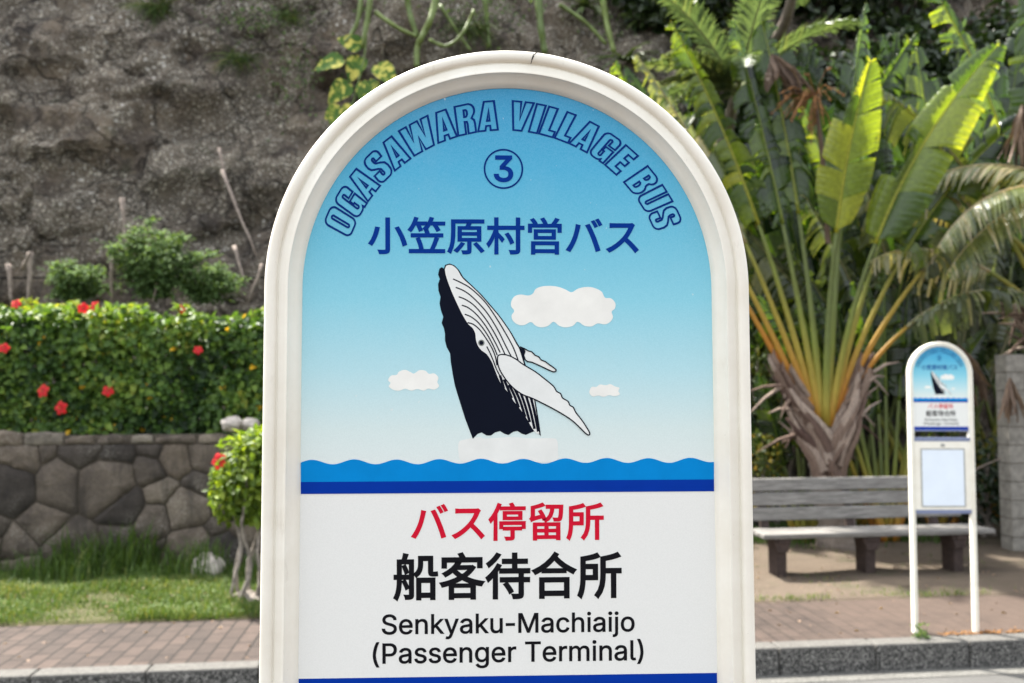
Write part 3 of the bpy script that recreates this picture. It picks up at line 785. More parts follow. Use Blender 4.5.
GLYPHS = {'S':(179,[[(89,-4),(79,-3),(69,-2),(60,1),(51,4),(43,8),(36,12),(31,18),(26,24),(21,31),(18,38),(16,46),(15,55),(42,55),(43,49),(44,44),(46,39),(49,35),(53,31),(57,28),(62,26),(67,23),(72,22),(78,21),(83,20),(89,20),(96,20),(103,21),(109,22),(114,24),(120,27),(124,29),(128,33),(132,37),(135,41),(137,46),(138,50),(138,56),(138,60),(137,65),(135,68),(133,72),(130,75),(126,77),(123,80),(118,82),(98,89),(73,96),(62,100),(51,104),(42,110),(34,116),(28,123),(24,130),(22,139),(21,149),(21,157),(23,165),(26,172),(30,179),(35,185),(41,191),(48,195),(55,199),(63,202),(72,204),(81,206),(91,206),(101,206),(110,204),(118,202),(126,199),(134,195),(140,191),(146,185),(151,179),(155,173),(158,166),(160,159),(160,151),(135,151),(133,158),(131,165),(126,170),(121,175),(114,179),(107,181),(99,183),(90,183),(84,183),(78,182),(72,181),(67,179),(62,177),(58,174),(54,171),(51,167),(49,163),(47,159),(46,155),(46,150),(46,145),(48,141),(50,137),(52,133),(56,130),(59,128),(63,125),(68,123),(85,117),(106,112),(125,105),(130,103),(134,101),(139,98),(143,95),(148,92),(151,88),(155,84),(158,79),(160,74),(162,68),(163,62),(163,55),(163,47),(161,40),(158,32),(155,25),(150,19),(144,13),(137,8),(129,4),(121,1),(111,-2),(101,-3)]]),'e':(162,[[(85,-3),(74,-3),(64,-1),(55,2),(47,7),(39,12),(33,18),(27,26),(22,34),(18,43),(16,53),(14,63),(14,75),(14,86),(16,97),(18,107),(22,116),(27,124),(32,132),(39,138),(46,144),(54,148),(63,151),(72,153),(82,154),(88,154),(94,153),(100,151),(106,150),(112,147),(118,144),(123,141),(128,136),(132,131),(136,126),(140,120),(143,113),(145,105),(147,97),(148,88),(148,78),(148,68),(30,68),(30,88),(135,88),(124,81),(124,88),(123,95),(121,101),(119,107),(116,113),(113,118),(109,122),(105,126),(100,128),(95,130),(89,132),(82,132),(75,132),(69,130),(64,128),(59,125),(54,122),(50,118),(46,113),(44,108),(41,102),(40,97),(39,91),(38,84),(38,71),(39,63),(40,55),(42,49),(44,42),(47,37),(51,32),(55,28),(60,25),(66,22),(72,20),(78,19),(85,18),(89,19),(94,19),(98,20),(101,21),(105,23),(108,24),(111,27),(114,29),(117,32),(119,35),(121,38),(122,42),(146,36),(144,31),(141,25),(138,20),(134,16),(130,12),(125,8),(119,5),(113,2),(107,0),(100,-2),(92,-3)]]),'n':(164,[[(45,91),(45,0),(21,0),(21,152),(45,152),(45,115),(45,125),(49,133),(55,140),(61,145),(68,149),(75,152),(83,153),(91,154),(98,153),(105,152),(112,150),(118,147),(123,144),(128,139),(133,134),(136,128),(139,122),(141,114),(142,105),(143,96),(143,0),(118,0),(118,94),(118,102),(116,110),(113,116),(109,122),(104,126),(98,129),(92,131),(84,132),(79,131),(74,130),(69,129),(64,127),(60,124),(57,121),(53,117),(51,113),(48,108),(47,103),(46,97)]]),'k':(152,[[(44,55),(44,85),(48,85),(114,152),(144,152),(74,80),(71,80)],[(21,0),(21,203),(45,203),(45,0)],[(118,0),(59,74),(76,91),(149,0)]]),'y':(156,[[(19,-55),(25,-34),(29,-35),(42,-36),(44,-35),(47,-34),(50,-32),(52,-30),(54,-27),(56,-23),(58,-19),(60,-14),(65,-1),(7,152),(34,152),(66,62),(75,35),(82,8),(73,8),(81,35),(90,62),(122,152),(149,152),(82,-23),(79,-29),(77,-34),(74,-39),(71,-43),(67,-46),(64,-50),(60,-52),(56,-54),(51,-56),(47,-57),(42,-58),(37,-58),(26,-57)]]),'a':(156,[[(64,-3),(57,-3),(50,-2),(44,0),(38,2),(32,5),(27,9),(23,13),(19,18),(16,23),(14,29),(13,36),(12,43),(12,49),(13,55),(15,60),(17,64),(20,68),(23,72),(27,75),(31,77),(35,79),(40,81),(45,83),(50,84),(71,88),(93,91),(106,94),(110,102),(110,103),(110,107),(109,111),(108,115),(107,119),(105,122),(102,124),(99,127),(96,129),(92,130),(88,131),(83,132),(78,132),(73,132),(68,131),(64,130),(60,129),(47,120),(40,110),(16,116),(19,123),(23,129),(27,134),(31,138),(36,142),(42,145),(47,148),(53,150),(59,152),(65,153),(71,154),(78,154),(96,152),(100,150),(105,149),(110,147),(114,144),(119,141),(122,137),(126,133),(129,128),(131,122),(133,116),(134,109),(135,101),(135,0),(111,0),(111,21),(109,21),(101,10),(98,7),(94,5),(90,2),(86,0),(81,-1),(76,-2),(70,-3)],[(68,18),(75,18),(81,19),(86,21),(91,23),(96,26),(99,30),(103,33),(105,37),(107,42),(109,46),(110,51),(110,55),(110,76),(104,73),(93,70),(80,68),(70,67),(54,63),(50,62),(47,60),(44,58),(41,56),(39,53),(38,50),(37,46),(37,42),(37,38),(38,35),(39,32),(41,29),(43,26),(46,24),(49,22),(52,21),(56,20),(60,19),(64,18)]]),'u':(164,[[(73,-2),(66,-2),(59,0),(52,2),(46,4),(40,8),(36,12),(31,17),(28,23),(25,30),(23,38),(21,46),(21,56),(21,152),(45,152),(45,58),(46,49),(48,42),(51,35),(55,30),(60,26),(66,23),(72,21),(80,20),(85,20),(90,21),(95,23),(100,25),(104,27),(107,31),(111,34),(113,39),(116,44),(117,49),(118,55),(118,61),(118,152),(143,152),(143,0),(119,0),(119,37),(123,37),(119,27),(114,19),(109,12),(103,7),(96,3),(89,0),(81,-1)]]),'-':(125,[[(107,98),(107,75),(18,75),(18,98)]]),'M':(251,[[(24,0),(24,203),(61,203),(111,75),(115,64),(120,49),(125,34),(129,20),(123,20),(127,33),(132,48),(137,63),(141,75),(191,203),(227,203),(227,0),(202,0),(202,116),(202,131),(202,147),(202,165),(203,183),(205,183),(199,164),(193,145),(187,129),(182,116),(137,0),(114,0),(68,116),(64,128),(58,144),(52,163),(45,183),(48,183),(48,166),(48,149),(49,131),(49,116),(49,0)]]),'c':(158,[[(83,-3),(73,-3),(64,-1),(55,2),(47,7),(39,12),(33,18),(27,26),(22,34),(19,43),(16,53),(14,64),(14,75),(14,86),(16,97),(19,107),(22,116),(27,125),(33,132),(39,139),(47,144),(55,148),(64,151),(73,153),(83,154),(88,154),(94,153),(99,152),(104,151),(109,149),(113,147),(118,145),(122,142),(126,139),(130,136),(133,133),(136,129),(139,125),(141,120),(143,116),(145,111),(121,105),(116,116),(108,124),(97,130),(83,132),(76,131),(69,130),(63,128),(58,124),(53,120),(49,115),(46,109),(43,103),(41,97),(40,90),(39,83),(39,75),(39,68),(40,60),(41,54),(43,47),(46,41),(49,35),(53,31),(58,26),(63,23),(69,21),(76,19),(83,19),(97,21),(108,26),(117,35),(122,47),(145,41),(144,36),(142,31),(139,27),(136,22),(133,19),(130,15),(126,12),(122,9),(118,6),(114,3),(109,1),(104,0),(99,-2),(94,-3),(88,-3)]]),'h':(164,[[(45,91),(45,0),(21,0),(21,203),(45,203),(45,115),(41,115),(45,125),(49,133),(55,140),(61,145),(68,149),(75,152),(83,153),(91,154),(98,153),(105,152),(112,150),(118,147),(124,144),(128,139),(133,134),(136,128),(139,122),(141,114),(142,105),(143,96),(143,0),(118,0),(118,94),(118,102),(116,110),(113,116),(109,122),(104,126),(98,129),(92,131),(84,132),(79,131),(74,130),(69,129),(64,127),(60,124),(57,121),(53,117),(51,113),(48,108),(47,103),(46,97)]]),'i':(67,[[(21,0),(21,152),(45,152),(45,0)],[(33,177),(30,177),(27,178),(24,180),(22,182),(19,184),(18,187),(17,190),(17,193),(17,197),(18,200),(19,202),(22,205),(24,207),(27,208),(30,209),(33,209),(37,209),(40,208),(43,207),(46,205),(48,202),(49,200),(50,197),(51,193),(50,190),(49,187),(48,184),(46,182),(43,180),(40,178),(37,177)]]),'j':(67,[[(21,152),(45,152),(45,-12),(45,-19),(44,-25),(43,-31),(41,-36),(38,-41),(34,-45),(30,-49),(26,-52),(21,-54),(15,-56),(9,-57),(2,-57),(-4,-57),(-4,-35),(1,-35),(6,-34),(10,-33),(13,-31),(16,-29),(18,-25),(20,-21),(21,-17),(21,-12)],[(33,177),(30,177),(27,178),(24,180),(21,182),(19,184),(18,187),(17,190),(16,193),(17,197),(18,200),(19,202),(21,205),(24,207),(27,208),(30,209),(33,209),(37,209),(40,208),(43,207),(45,205),(48,202),(49,200),(50,197),(50,193),(50,190),(49,187),(48,184),(45,182),(43,180),(40,178),(37,177)]]),'o':(166,[[(83,-3),(73,-3),(64,-1),(55,2),(47,7),(39,12),(33,18),(27,26),(22,34),(19,43),(16,53),(14,64),(14,75),(14,86),(16,97),(19,107),(22,116),(27,125),(33,132),(39,139),(47,144),(55,148),(64,151),(73,153),(83,154),(93,153),(102,151),(111,148),(119,144),(127,139),(133,132),(139,125),(144,116),(148,107),(150,97),(152,86),(152,75),(152,64),(150,53),(148,43),(144,34),(139,26),(133,18),(127,12),(119,7),(111,2),(102,-1),(93,-3)],[(83,19),(90,19),(97,21),(103,23),(108,26),(113,31),(117,35),(120,41),(123,47),(125,54),(126,60),(127,68),(128,75),(127,82),(126,90),(125,97),(123,103),(120,109),(117,115),(113,120),(108,124),(103,128),(97,130),(90,131),(83,132),(76,131),(69,130),(63,128),(58,124),(53,120),(49,115),(46,109),(43,103),(41,97),(40,90),(39,83),(39,75),(39,68),(40,60),(41,54),(43,47),(46,41),(49,35),(53,31),(58,26),(63,23),(69,21),(76,19)]]),'(':(109,[[(36,83),(36,94),(37,106),(38,117),(40,129),(43,142),(46,153),(49,165),(53,176),(57,187),(61,198),(66,207),(71,216),(94,216),(89,205),(85,194),(80,183),(76,171),(73,160),(70,148),(67,137),(65,125),(63,114),(62,103),(61,93),(60,83),(61,74),(61,64),(63,55),(64,46),(66,36),(69,27),(72,17),(75,6),(79,-4),(84,-15),(89,-27),(94,-38),(71,-38),(63,-24),(55,-9),(49,7),(45,22),(41,37),(38,52),(36,68)]]),'P':(178,[[(24,0),(24,203),(94,203),(105,203),(116,201),(125,199),(133,195),(140,190),(146,185),(152,179),(156,172),(159,164),(162,156),(163,148),(163,139),(163,130),(162,122),(159,114),(156,106),(152,99),(146,93),(140,88),(133,83),(125,79),(116,76),(105,75),(94,74),(50,74),(50,0)],[(50,97),(93,97),(101,97),(107,98),(114,100),(119,102),(123,105),(127,109),(131,113),(133,117),(135,122),(137,128),(138,133),(138,139),(138,145),(137,150),(135,156),(133,161),(131,165),(127,169),(123,172),(119,175),(113,178),(107,179),(100,180),(93,181),(50,181)]]),'s':(146,[[(73,-3),(65,-3),(58,-2),(51,-1),(45,1),(39,4),(34,7),(29,11),(25,15),(21,20),(18,25),(16,31),(14,38),(38,43),(39,37),(42,32),(45,27),(50,24),(54,22),(60,20),(66,19),(73,18),(80,19),(87,20),(93,22),(98,25),(102,28),(105,32),(107,37),(107,41),(107,45),(106,48),(104,51),(102,54),(98,57),(95,59),(90,61),(85,62),(60,68),(50,71),(42,74),(35,78),(29,83),(24,89),(21,95),(19,102),(19,110),(19,116),(21,122),(23,127),(26,133),(30,137),(35,141),(40,145),(46,148),(53,151),(60,152),(67,153),(75,154),(82,153),(89,153),(96,151),(102,149),(107,146),(112,143),(116,140),(120,136),(123,131),(126,126),(128,121),(130,116),(107,111),(106,115),(103,119),(100,123),(97,126),(93,129),(88,131),(82,133),(75,133),(68,133),(62,131),(57,129),(52,127),(48,123),(46,120),(44,115),(43,111),(44,107),(45,103),(47,100),(50,97),(53,95),(57,93),(63,91),(69,89),(92,84),(101,81),(110,77),(117,73),(122,69),(127,63),(130,57),(132,50),(132,43),(132,36),(131,30),(128,24),(125,19),(121,14),(116,10),(110,6),(104,3),(97,0),(89,-2),(81,-3)]]),'g':(170,[[(83,-60),(75,-60),(67,-59),(60,-58),(54,-56),(48,-53),(42,-51),(37,-48),(33,-44),(29,-40),(26,-36),(23,-32),(20,-28),(41,-16),(49,-26),(51,-29),(54,-31),(58,-33),(62,-35),(66,-37),(71,-38),(77,-39),(83,-39),(92,-38),(100,-37),(107,-34),(113,-30),(118,-25),(122,-19),(124,-11),(125,-2),(125,27),(122,27),(115,17),(112,14),(109,11),(105,9),(101,6),(96,4),(91,3),(85,2),(78,2),(69,2),(61,4),(53,7),(45,11),(38,16),(32,21),(27,28),(22,36),(18,45),(16,54),(14,65),(14,76),(14,88),(16,98),(18,108),(22,117),(27,125),(32,133),(38,139),(45,144),(53,148),(61,151),(69,153),(78,154),(85,153),(91,153),(97,151),(101,149),(106,147),(109,144),(113,141),(115,138),(123,128),(125,128),(125,152),(149,152),(149,-4),(148,-13),(147,-22),(144,-29),(140,-36),(135,-42),(130,-47),(123,-51),(116,-54),(108,-57),(100,-59),(92,-60)],[(82,24),(89,24),(95,25),(100,27),(105,30),(110,34),(114,38),(117,43),(120,48),(122,55),(124,62),(125,69),(125,77),(125,85),(124,92),(122,99),(120,106),(117,111),(114,117),(110,121),(106,125),(101,128),(95,130),(89,131),(82,132),(75,131),(69,130),(63,128),(58,125),(53,121),(50,116),(46,111),(43,105),(41,99),(40,92),(39,85),(39,77),(39,69),(40,62),(41,55),(43,49),(46,43),(50,38),(54,34),(58,30),(63,27),(69,25),(75,24)]]),'r':(104,[[(21,0),(21,152),(45,152),(45,128),(46,128),(49,134),(52,139),(56,143),(61,147),(66,150),(72,152),(79,153),(85,154),(92,154),(97,153),(97,129),(92,130),(83,130),(78,130),(73,129),(68,128),(64,126),(60,123),(56,121),(53,117),(50,113),(48,109),(47,105),(46,100),(45,95),(45,0)]]),'T':(179,[[(13,181),(13,203),(167,203),(167,181),(103,181),(103,0),(77,0),(77,181)]]),'m':(244,[[(21,0),(21,152),(45,152),(45,118),(45,124),(47,129),(50,134),(53,138),(57,142),(60,145),(64,148),(69,150),(73,152),(78,153),(83,154),(88,154),(96,154),(103,152),(109,149),(115,144),(120,139),(124,133),(126,127),(129,128),(132,133),(135,137),(139,141),(143,145),(147,147),(152,150),(158,152),(163,153),(169,154),(175,154),(181,154),(187,153),(193,151),(199,149),(204,145),(209,142),(213,137),(216,131),(219,125),(221,118),(222,111),(223,102),(223,0),(198,0),(198,101),(198,109),(196,116),(193,121),(189,125),(184,128),(179,130),(173,132),(167,132),(162,132),(158,131),(154,130),(150,128),(146,126),(143,123),(140,120),(138,116),(136,112),(135,108),(134,104),(134,99),(134,0),(110,0),(110,104),(109,110),(108,115),(105,120),(101,124),(97,128),(92,130),(86,132),(80,132),(75,132),(71,131),(67,130),(63,128),(59,126),(56,123),(53,120),(50,116),(48,111),(47,106),(46,101),(45,95),(45,0)]]),'l':(76,[[(56,-1),(47,0),(40,1),(34,4),(30,8),(26,13),(23,19),(22,26),(21,34),(21,203),(45,203),(45,39),(46,35),(46,31),(47,27),(48,25),(50,23),(52,22),(55,21),(58,21),(64,21),(68,22),(72,1),(65,0)]]),')':(109,[[(15,-38),(21,-26),(26,-15),(30,-3),(34,7),(38,17),(41,27),(43,37),(45,47),(47,56),(48,65),(49,74),(49,83),(48,93),(48,103),(46,114),(45,125),(42,137),(40,148),(37,160),(33,171),(29,183),(25,194),(20,205),(15,216),(39,216),(44,207),(48,198),(53,187),(57,176),(60,165),(64,153),(67,142),(69,129),(71,117),(72,105),(73,94),(74,83),(73,67),(71,52),(69,37),(65,21),(60,6),(54,-9),(47,-24),(39,-38)]]),'3':(181,[[(87,-3),(78,-2),(69,-1),(61,1),(53,4),(46,8),(39,12),(33,17),(28,23),(24,29),(21,37),(19,44),(17,53),(44,53),(44,48),(46,43),(48,39),(51,35),(54,31),(57,28),(62,26),(66,24),(71,22),(76,21),(82,20),(87,20),(94,20),(99,21),(105,22),(110,24),(115,27),(119,30),(123,33),(126,37),(128,42),(130,47),(131,52),(132,58),(131,63),(130,69),(129,74),(126,78),(123,83),(120,87),(115,90),(110,93),(104,96),(97,98),(89,99),(80,99),(63,99),(63,120),(115,179),(115,181),(28,181),(28,203),(149,203),(149,184),(85,111),(85,116),(95,116),(105,115),(115,113),(123,110),(131,106),(138,101),(144,96),(148,89),(152,82),(155,74),(157,66),(157,58),(157,49),(155,41),(152,34),(148,26),(143,20),(137,14),(131,9),(123,5),(115,2),(107,-1),(97,-2)]])}
def latin_line(name, body, bbox, y, mat, parent, bold=0.0):
    cs = []; x = 0
    for ch in body:
        if ch == ' ': x += 78; continue
        adv, con = GLYPHS[ch]
        for c in con: cs.append([((a + x) / 400, b / 400) for a, b in c])
        x += adv
    return letters(name, cs, bbox, y, mat, parent, bold)
def offset_path(path, h, closed=False):
    """left and right offsets of a polyline"""
    n = len(path); Lf, Rt = [], []
    for i in range(n):
        if closed: a, b, c = path[i - 1], path[i], path[(i + 1) % n]
        else: a, b, c = path[max(0, i - 1)], path[i], path[min(n - 1, i + 1)]
        d1 = Vector((b[0] - a[0], b[1] - a[1])); d2 = Vector((c[0] - b[0], c[1] - b[1]))
        if d1.length < 1e-9: d1 = d2
        if d2.length < 1e-9: d2 = d1
        d1.normalize(); d2.normalize()
        n1 = Vector((-d1.y, d1.x)); n2 = Vector((-d2.y, d2.x))
        m = n1 + n2
        m = n1 if m.length < 1e-6 else m.normalized()
        k = h / max(0.45, m.dot(n1))
        Lf.append((b[0] + m.x * k, b[1] + m.y * k)); Rt.append((b[0] - m.x * k, b[1] - m.y * k))
    return Lf, Rt
def stroke_faces(mb, path, h, conv, y, closed=False, taper=False):
    if taper:
        n = len(path)
        hs = [h * max(0.12, math.sin(math.pi * min(0.999, max(0.001, (i + .3) / (n - .4)))) ** 0.5) for i in range(n)]
        L0, R0 = offset_path(path, 1.0, closed)
        Lf = [(p[0] + (q[0] - p[0]) * k, p[1] + (q[1] - p[1]) * k) for p, q, k in zip(path, L0, hs)]
        Rt = [(p[0] + (q[0] - p[0]) * k, p[1] + (q[1] - p[1]) * k) for p, q, k in zip(path, R0, hs)]
    else:
        Lf, Rt = offset_path(path, h, closed)
    n = len(path); vs = []
    for a, b in zip(Lf, Rt):
        for p in (a, b):
            q = conv(*p); vs.append((q[0], y, q[2]))
    fs = []
    for i in range(n if closed else n - 1):
        j = (i + 1) % n
        fs.append((2 * i, 2 * i + 1, 2 * j + 1, 2 * j))
    mb.add(vs, fs)
def smoothpath(P, k=4, closed=False):
    """Catmull-Rom through the points"""
    n = len(P); out = []
    rng = n if closed else n - 1
    for i in range(rng):
        p0 = P[i - 1] if (closed or i > 0) else P[0]
        p1 = P[i]; p2 = P[(i + 1) % n]
        p3 = P[(i + 2) % n] if (closed or i + 2 < n) else P[-1]
        for j in range(k):
            t = j / k
            out.append(tuple(0.5 * (2 * b + (c - a) * t + (2 * a - 5 * b + 4 * c - d) * t * t + (3 * b - a - 3 * c + d) * t ** 3) for a, b, c, d in zip(p0, p1, p2, p3)))
    if not closed: out.append(P[-1])
    return out
# heavy condensed capitals, each a list of closed outlines in a box 100 high
def cap_glyphs():
    def arcpts(cx, cy, rx, ry, a0, a1, n=7):
        return [(cx + rx * math.cos(R(a0 + (a1 - a0) * i / n)), cy + ry * math.sin(R(a0 + (a1 - a0) * i / n))) for i in range(n + 1)]
    G = {}
    G['A'] = (60, [[(0, 0), (16, 100), (44, 100), (60, 0), (38, 0), (36, 16), (24, 16), (22, 0)], [(26, 33), (34, 33), (30, 74)]])
    G['I'] = (27, [[(1, 0), (1, 100), (26, 100), (26, 0)]])
    G['L'] = (45, [[(1, 0), (1, 100), (26, 100), (26, 20), (44, 20), (44, 0)]])
    G['E'] = (48, [[(1, 0), (1, 100), (46, 100), (46, 80), (26, 80), (26, 61), (44, 61), (44, 42), (26, 42), (26, 20), (47, 20), (47, 0)]])
    G['V'] = (59, [[(0, 100), (17, 0), (42, 0), (59, 100), (36, 100), (30, 38), (24, 100)]])
    G['W'] = (90, [[(0, 100), (11, 0), (39, 0), (45, 50), (51, 0), (79, 0), (90, 100), (68, 100), (64, 42), (57, 100), (34, 100), (26, 42), (22, 100)]])
    o = arcpts(40, 82, 16, 18, 0, 90) + arcpts(18, 82, 16, 18, 90, 180) + arcpts(18, 18, 16, 18, 180, 270) + arcpts(40, 18, 16, 18, 270, 360)
    i = arcpts(29, 79, 4.5, 5, 0, 180, 6) + arcpts(29, 21, 4.5, 5, 180, 360, 6)
    G['O'] = (58, [o, i])
    G['U'] = (58, [[(2, 100), (2, 20)] + arcpts(18, 18, 16, 18, 180, 270) + arcpts(40, 18, 16, 18, 270, 360) + [(56, 20), (56, 100), (33, 100), (33, 22)] + arcpts(29, 21, 4.5, 5, 0, -180, 6) + [(25, 100)]])
    G['B'] = (57, [[(1, 0), (1, 100), (34, 100)] + arcpts(36, 80, 18, 20, 80, -55, 8) + [(46, 55)] + arcpts(36, 27, 20, 27, 55, -80, 8) + [(34, 0)],
                   [(25, 82), (25, 62), (29, 62)] + arcpts(29, 72, 4.5, 10, -80, 80, 6) + [(29, 82)], [(25, 43), (25, 18), (29, 18)] + arcpts(29, 30, 5.5, 12.5, -80, 80, 6) + [(29, 43)]])
    G['R'] = (59, [[(1, 0), (1, 100), (34, 100)] + arcpts(36, 75, 19, 25, 80, -40, 8) + [(46, 50), (53, 42), (55, 30), (56, 0), (33, 0), (33, 34), (31, 41), (25, 42), (25, 0)],
                   [(25, 82), (25, 58), (29, 58)] + arcpts(29, 70, 5, 12, -80, 80, 6) + [(29, 82)]])
    G['S'] = (56, [[(53, 68), (53, 82)] + arcpts(37, 82, 16, 18, 10, 90) + arcpts(18, 82, 16, 18, 90, 180) + [(2, 70), (6, 58), (14, 51), (24, 44), (30, 37), (31, 26)] + arcpts(27.5, 22, 4, 5, 10, -180, 6) + [(23.5, 36), (2, 36), (2, 18)] + arcpts(18, 18, 16, 18, 180, 270) + arcpts(38, 18, 16, 18, 270, 360) + [(54, 32), (50, 46), (40, 55), (28, 63), (25, 70), (24.5, 78)] + arcpts(28, 79, 3.5, 5, 170, 0, 6) + [(31.5, 68)]])
    G['G'] = (58, [[(55, 62), (55, 82)] + arcpts(40, 82, 15.5, 18, 10, 90) + arcpts(18, 82, 16, 18, 90, 180) + arcpts(18, 18, 16, 18, 180, 270) + [(30, 0), (37, 3), (41, 8), (42, 0), (55, 0), (55, 53), (28, 53), (28, 37), (33, 37), (33, 24)] + arcpts(29, 21, 4.5, 5, 0, -180, 6) + [(24.5, 78)] + arcpts(29, 79, 4.5, 5, 180, 0, 6) + [(33, 62)]])
    return G

def make_sign():
    root = empty('bus_stop_sign', (0, 0, 0))
    # frame: moulded profile swept along the arch, straight down into the ground
    prof = [(0, 0.018), (0, -0.018), (0.0012, -0.0205), (0.004, -0.0222), (0.008, -0.0222), (0.0105, -0.0210), (0.0118, -0.0180), (0.0130, -0.0180), (0.0142, -0.0197), (0.0195, -0.0203),
            (0.0208, -0.0218), (0.0226, -0.0218), (0.0238, -0.0190), (0.0290, -0.0140), (FR, -0.0095)]
    prof = prof + [(d, -y) for d, y in prof[::-1][:-2]]
    m = len(prof)
    path = [(-RO, -0.25, (1, 0)), (-RO, 0.6, (1, 0)), (-RO, 1.2, (1, 0))]
    n = 96
    for i in range(n + 1):
        a = math.pi - math.pi * i / n
        path.append((RO * math.cos(a), ZC + RO * math.sin(a), (-math.cos(a), -math.sin(a))))
    path += [(RO, 1.2, (-1, 0)), (RO, 0.6, (-1, 0)), (RO, -0.25, (-1, 0))]
    mb = MB(); vs, fs = [], []
    for (x, z, nn) in path:
        for d, y in prof: vs.append((x + nn[0] * d, y, z + nn[1] * d))
    for i in range(len(path) - 1):
        for j in range(m):
            j2 = (j + 1) % m
            fs.append((i * m + j, i * m + j2, (i + 1) * m + j2, (i + 1) * m + j))
    mb.add(vs, fs)
    fr = mb.build('frame', M['frame'], root)
    bm = bmesh.new(); bm.from_mesh(fr.data); bmesh.ops.recalc_face_normals(bm, faces=bm.faces); bm.to_mesh(fr.data); bm.free()
    fr.data.polygons.foreach_set('use_smooth', [True] * len(fr.data.polygons))
    fr.data.set_sharp_from_angle(angle=R(50))
    # crack at the crown of the frame
    mb = MB()
    cp = [(-0.002, -0.0004), (0.004, -0.004), (0.007, -0.0085), (0.0085, -0.012)]
    crx = 0.0265
    for q in range(3):
        a, b = cp[q], cp[q + 1]
        w = 0.0011 * (1 - q * .3)
        za = ZC + math.sqrt(RO ** 2 - (crx + a[0]) ** 2)
        mb.add([(crx - a[0] * .6 - w, -0.0226 + (0.003 if q == 0 else 0), za + a[1]), (crx - a[0] * .6 + w, -0.0226 + (0.003 if q == 0 else 0), za + a[1]), (crx - b[0] * .6 + w * .7, -0.0226, za + b[1]), (crx - b[0] * .6 - w * .7, -0.0226, za + b[1])], [(0, 1, 2, 3)])
    mb.build('crack', M['black'], fr)
    # panel
    zbot = SH - 0.613
    rp = RO - FR + 0.004
    outline = arch(rp, zbot)
    k = len(outline)
    mb = MB()
    vs = [(a, PANEL_Y, b) for a, b in outline] + [(a, -PANEL_Y, b) for a, b in outline]
    mb.add(vs, [tuple(range(k))[::-1], tuple(range(k, 2 * k))] + [(i, (i + 1) % k, k + (i + 1) % k, k + i) for i in range(k)])
    zw = S(SCX, 492)[2]; ztop = S(SCX, 88)[2]
    def zf(v): return (S(SCX, v)[2] - zw) / (ztop - zw)
    pm = panel_mat(zw, ztop, [(0, (0.735, 0.745, 0.705)), (0.012, (0.70, 0.74, 0.71)), (zf(430), (0.60, 0.72, 0.70)), (zf(370), (0.40, 0.66, 0.71)), (zf(300), (0.215, 0.57, 0.68)), (zf(240), (0.115, 0.475, 0.63)), (zf(170), (0.040, 0.375, 0.59)), (1, (0.010, 0.270, 0.50))])
    pan = mb.build('sign_panel', pm, root)
    def ly(i): return PANEL_Y - 0.0001 * (i + 1)
    # sea: waved light band over dark band
    hw = rp - 0.0045
    xw = hw / SG
    ref = []
    n = 240
    for i in range(n + 1):
        px = SCX - xw + 2 * xw * i / n
        ref.append((px, 461.4 - 2.4 * math.sin(2 * math.pi * (px - 345.2) / 42.2 + 0.25) + 0.25 * math.sin(px * 0.05)))
    flat_mesh('wave_band', [ref + [(SCX + xw, 482), (SCX - xw, 482)]], ly(2), M['wave'], pan, conv=S)
    flat_mesh('dark_band', [[(SCX - xw, 481), (SCX + xw, 481), (SCX + xw, 493), (SCX - xw, 493)]], ly(3), M['blue'], pan, conv=S)
    mb = MB(); zb0, zb1 = zbot + 0.001, S(SCX, 677)[2]
    mb.add([(-hw, ly(1), zb0), (hw, ly(1), zb0), (hw, ly(1), zb1), (-hw, ly(1), zb1)], [(0, 1, 2, 3)])
    mb.build('lower_band', M['blue'], pan)
    # lettering
    text_mesh('title_lettering', '小笠原村営バス', (368.5, 216.5, 640, 254), ly(2), M['navy'], pan, 0.75)
    text_mesh('red_lettering', 'バス停留所', (410.5, 503, 604, 541.5), ly(1), M['red'], pan, 0.75)
    text_mesh('stop_name_lettering', '船客待合所', (392.5, 552.5, 622, 600.5), ly(1), M['black'], pan, 1.05)
    latin_line('romanised_name_lettering', 'Senkyaku-Machiaijo', (381, 613.5, 635, 639.5), ly(1), M['black'], pan, 0.38)
    latin_line('english_name_lettering', '(Passenger Terminal)', (372, 641.5, 644, 669), ly(1), M['black'], pan, 0.38)
    latin_line('stop_number', '3', (494, 154.5, 513.5, 181.5), ly(2), M['navy'], pan, 0.8)
    mb = MB()
    stroke_faces(mb, [(503.7 + 19 * math.cos(R(a)), 168 + 19.3 * math.sin(R(a))) for a in range(0, 360, 6)], 0.85, S, ly(2), closed=True)
    mb.build('number_ring', M['navyline'], pan)
    # arched outlined capitals
    G = cap_glyphs()
    word = 'OGASAWARA VILLAGE BUS'
    gap, spw = 6.0, 27.0
    tot = sum(spw if ch == ' ' else G[ch][0] + gap for ch in word) - gap
    a0, a1 = R(159.6), R(22.2)
    base, H = 164.5, 29.0
    ccx, ccy = 505.0, 293.2
    mb = MB(); x = 0.0
    for ch in word:
        if ch == ' ': x += spw; continue
        w, outs = G[ch]
        mid = a0 + (a1 - a0) * (x + w / 2) / tot
        kx = (a0 - a1) * 178 / tot
        def cv(u, v, mid=mid, w=w, kx=kx):
            lx = (u - w / 2 + (v - 50) * 0.10) * kx
            rr = base + v / 100 * H
            ang = mid - lx / 178 * 0.55
            ex = lx * 0.45
            c, s = math.cos(ang), math.sin(ang)
            px = ccx + rr * c + ex * math.sin(mid); py = ccy - rr * s + ex * math.cos(mid)
            return S(px, py)
        for o in outs: stroke_faces(mb, o, 3.0, cv, ly(2), closed=True)
        x += w + gap
    mb.build('arched_lettering', M['navyline'], pan)
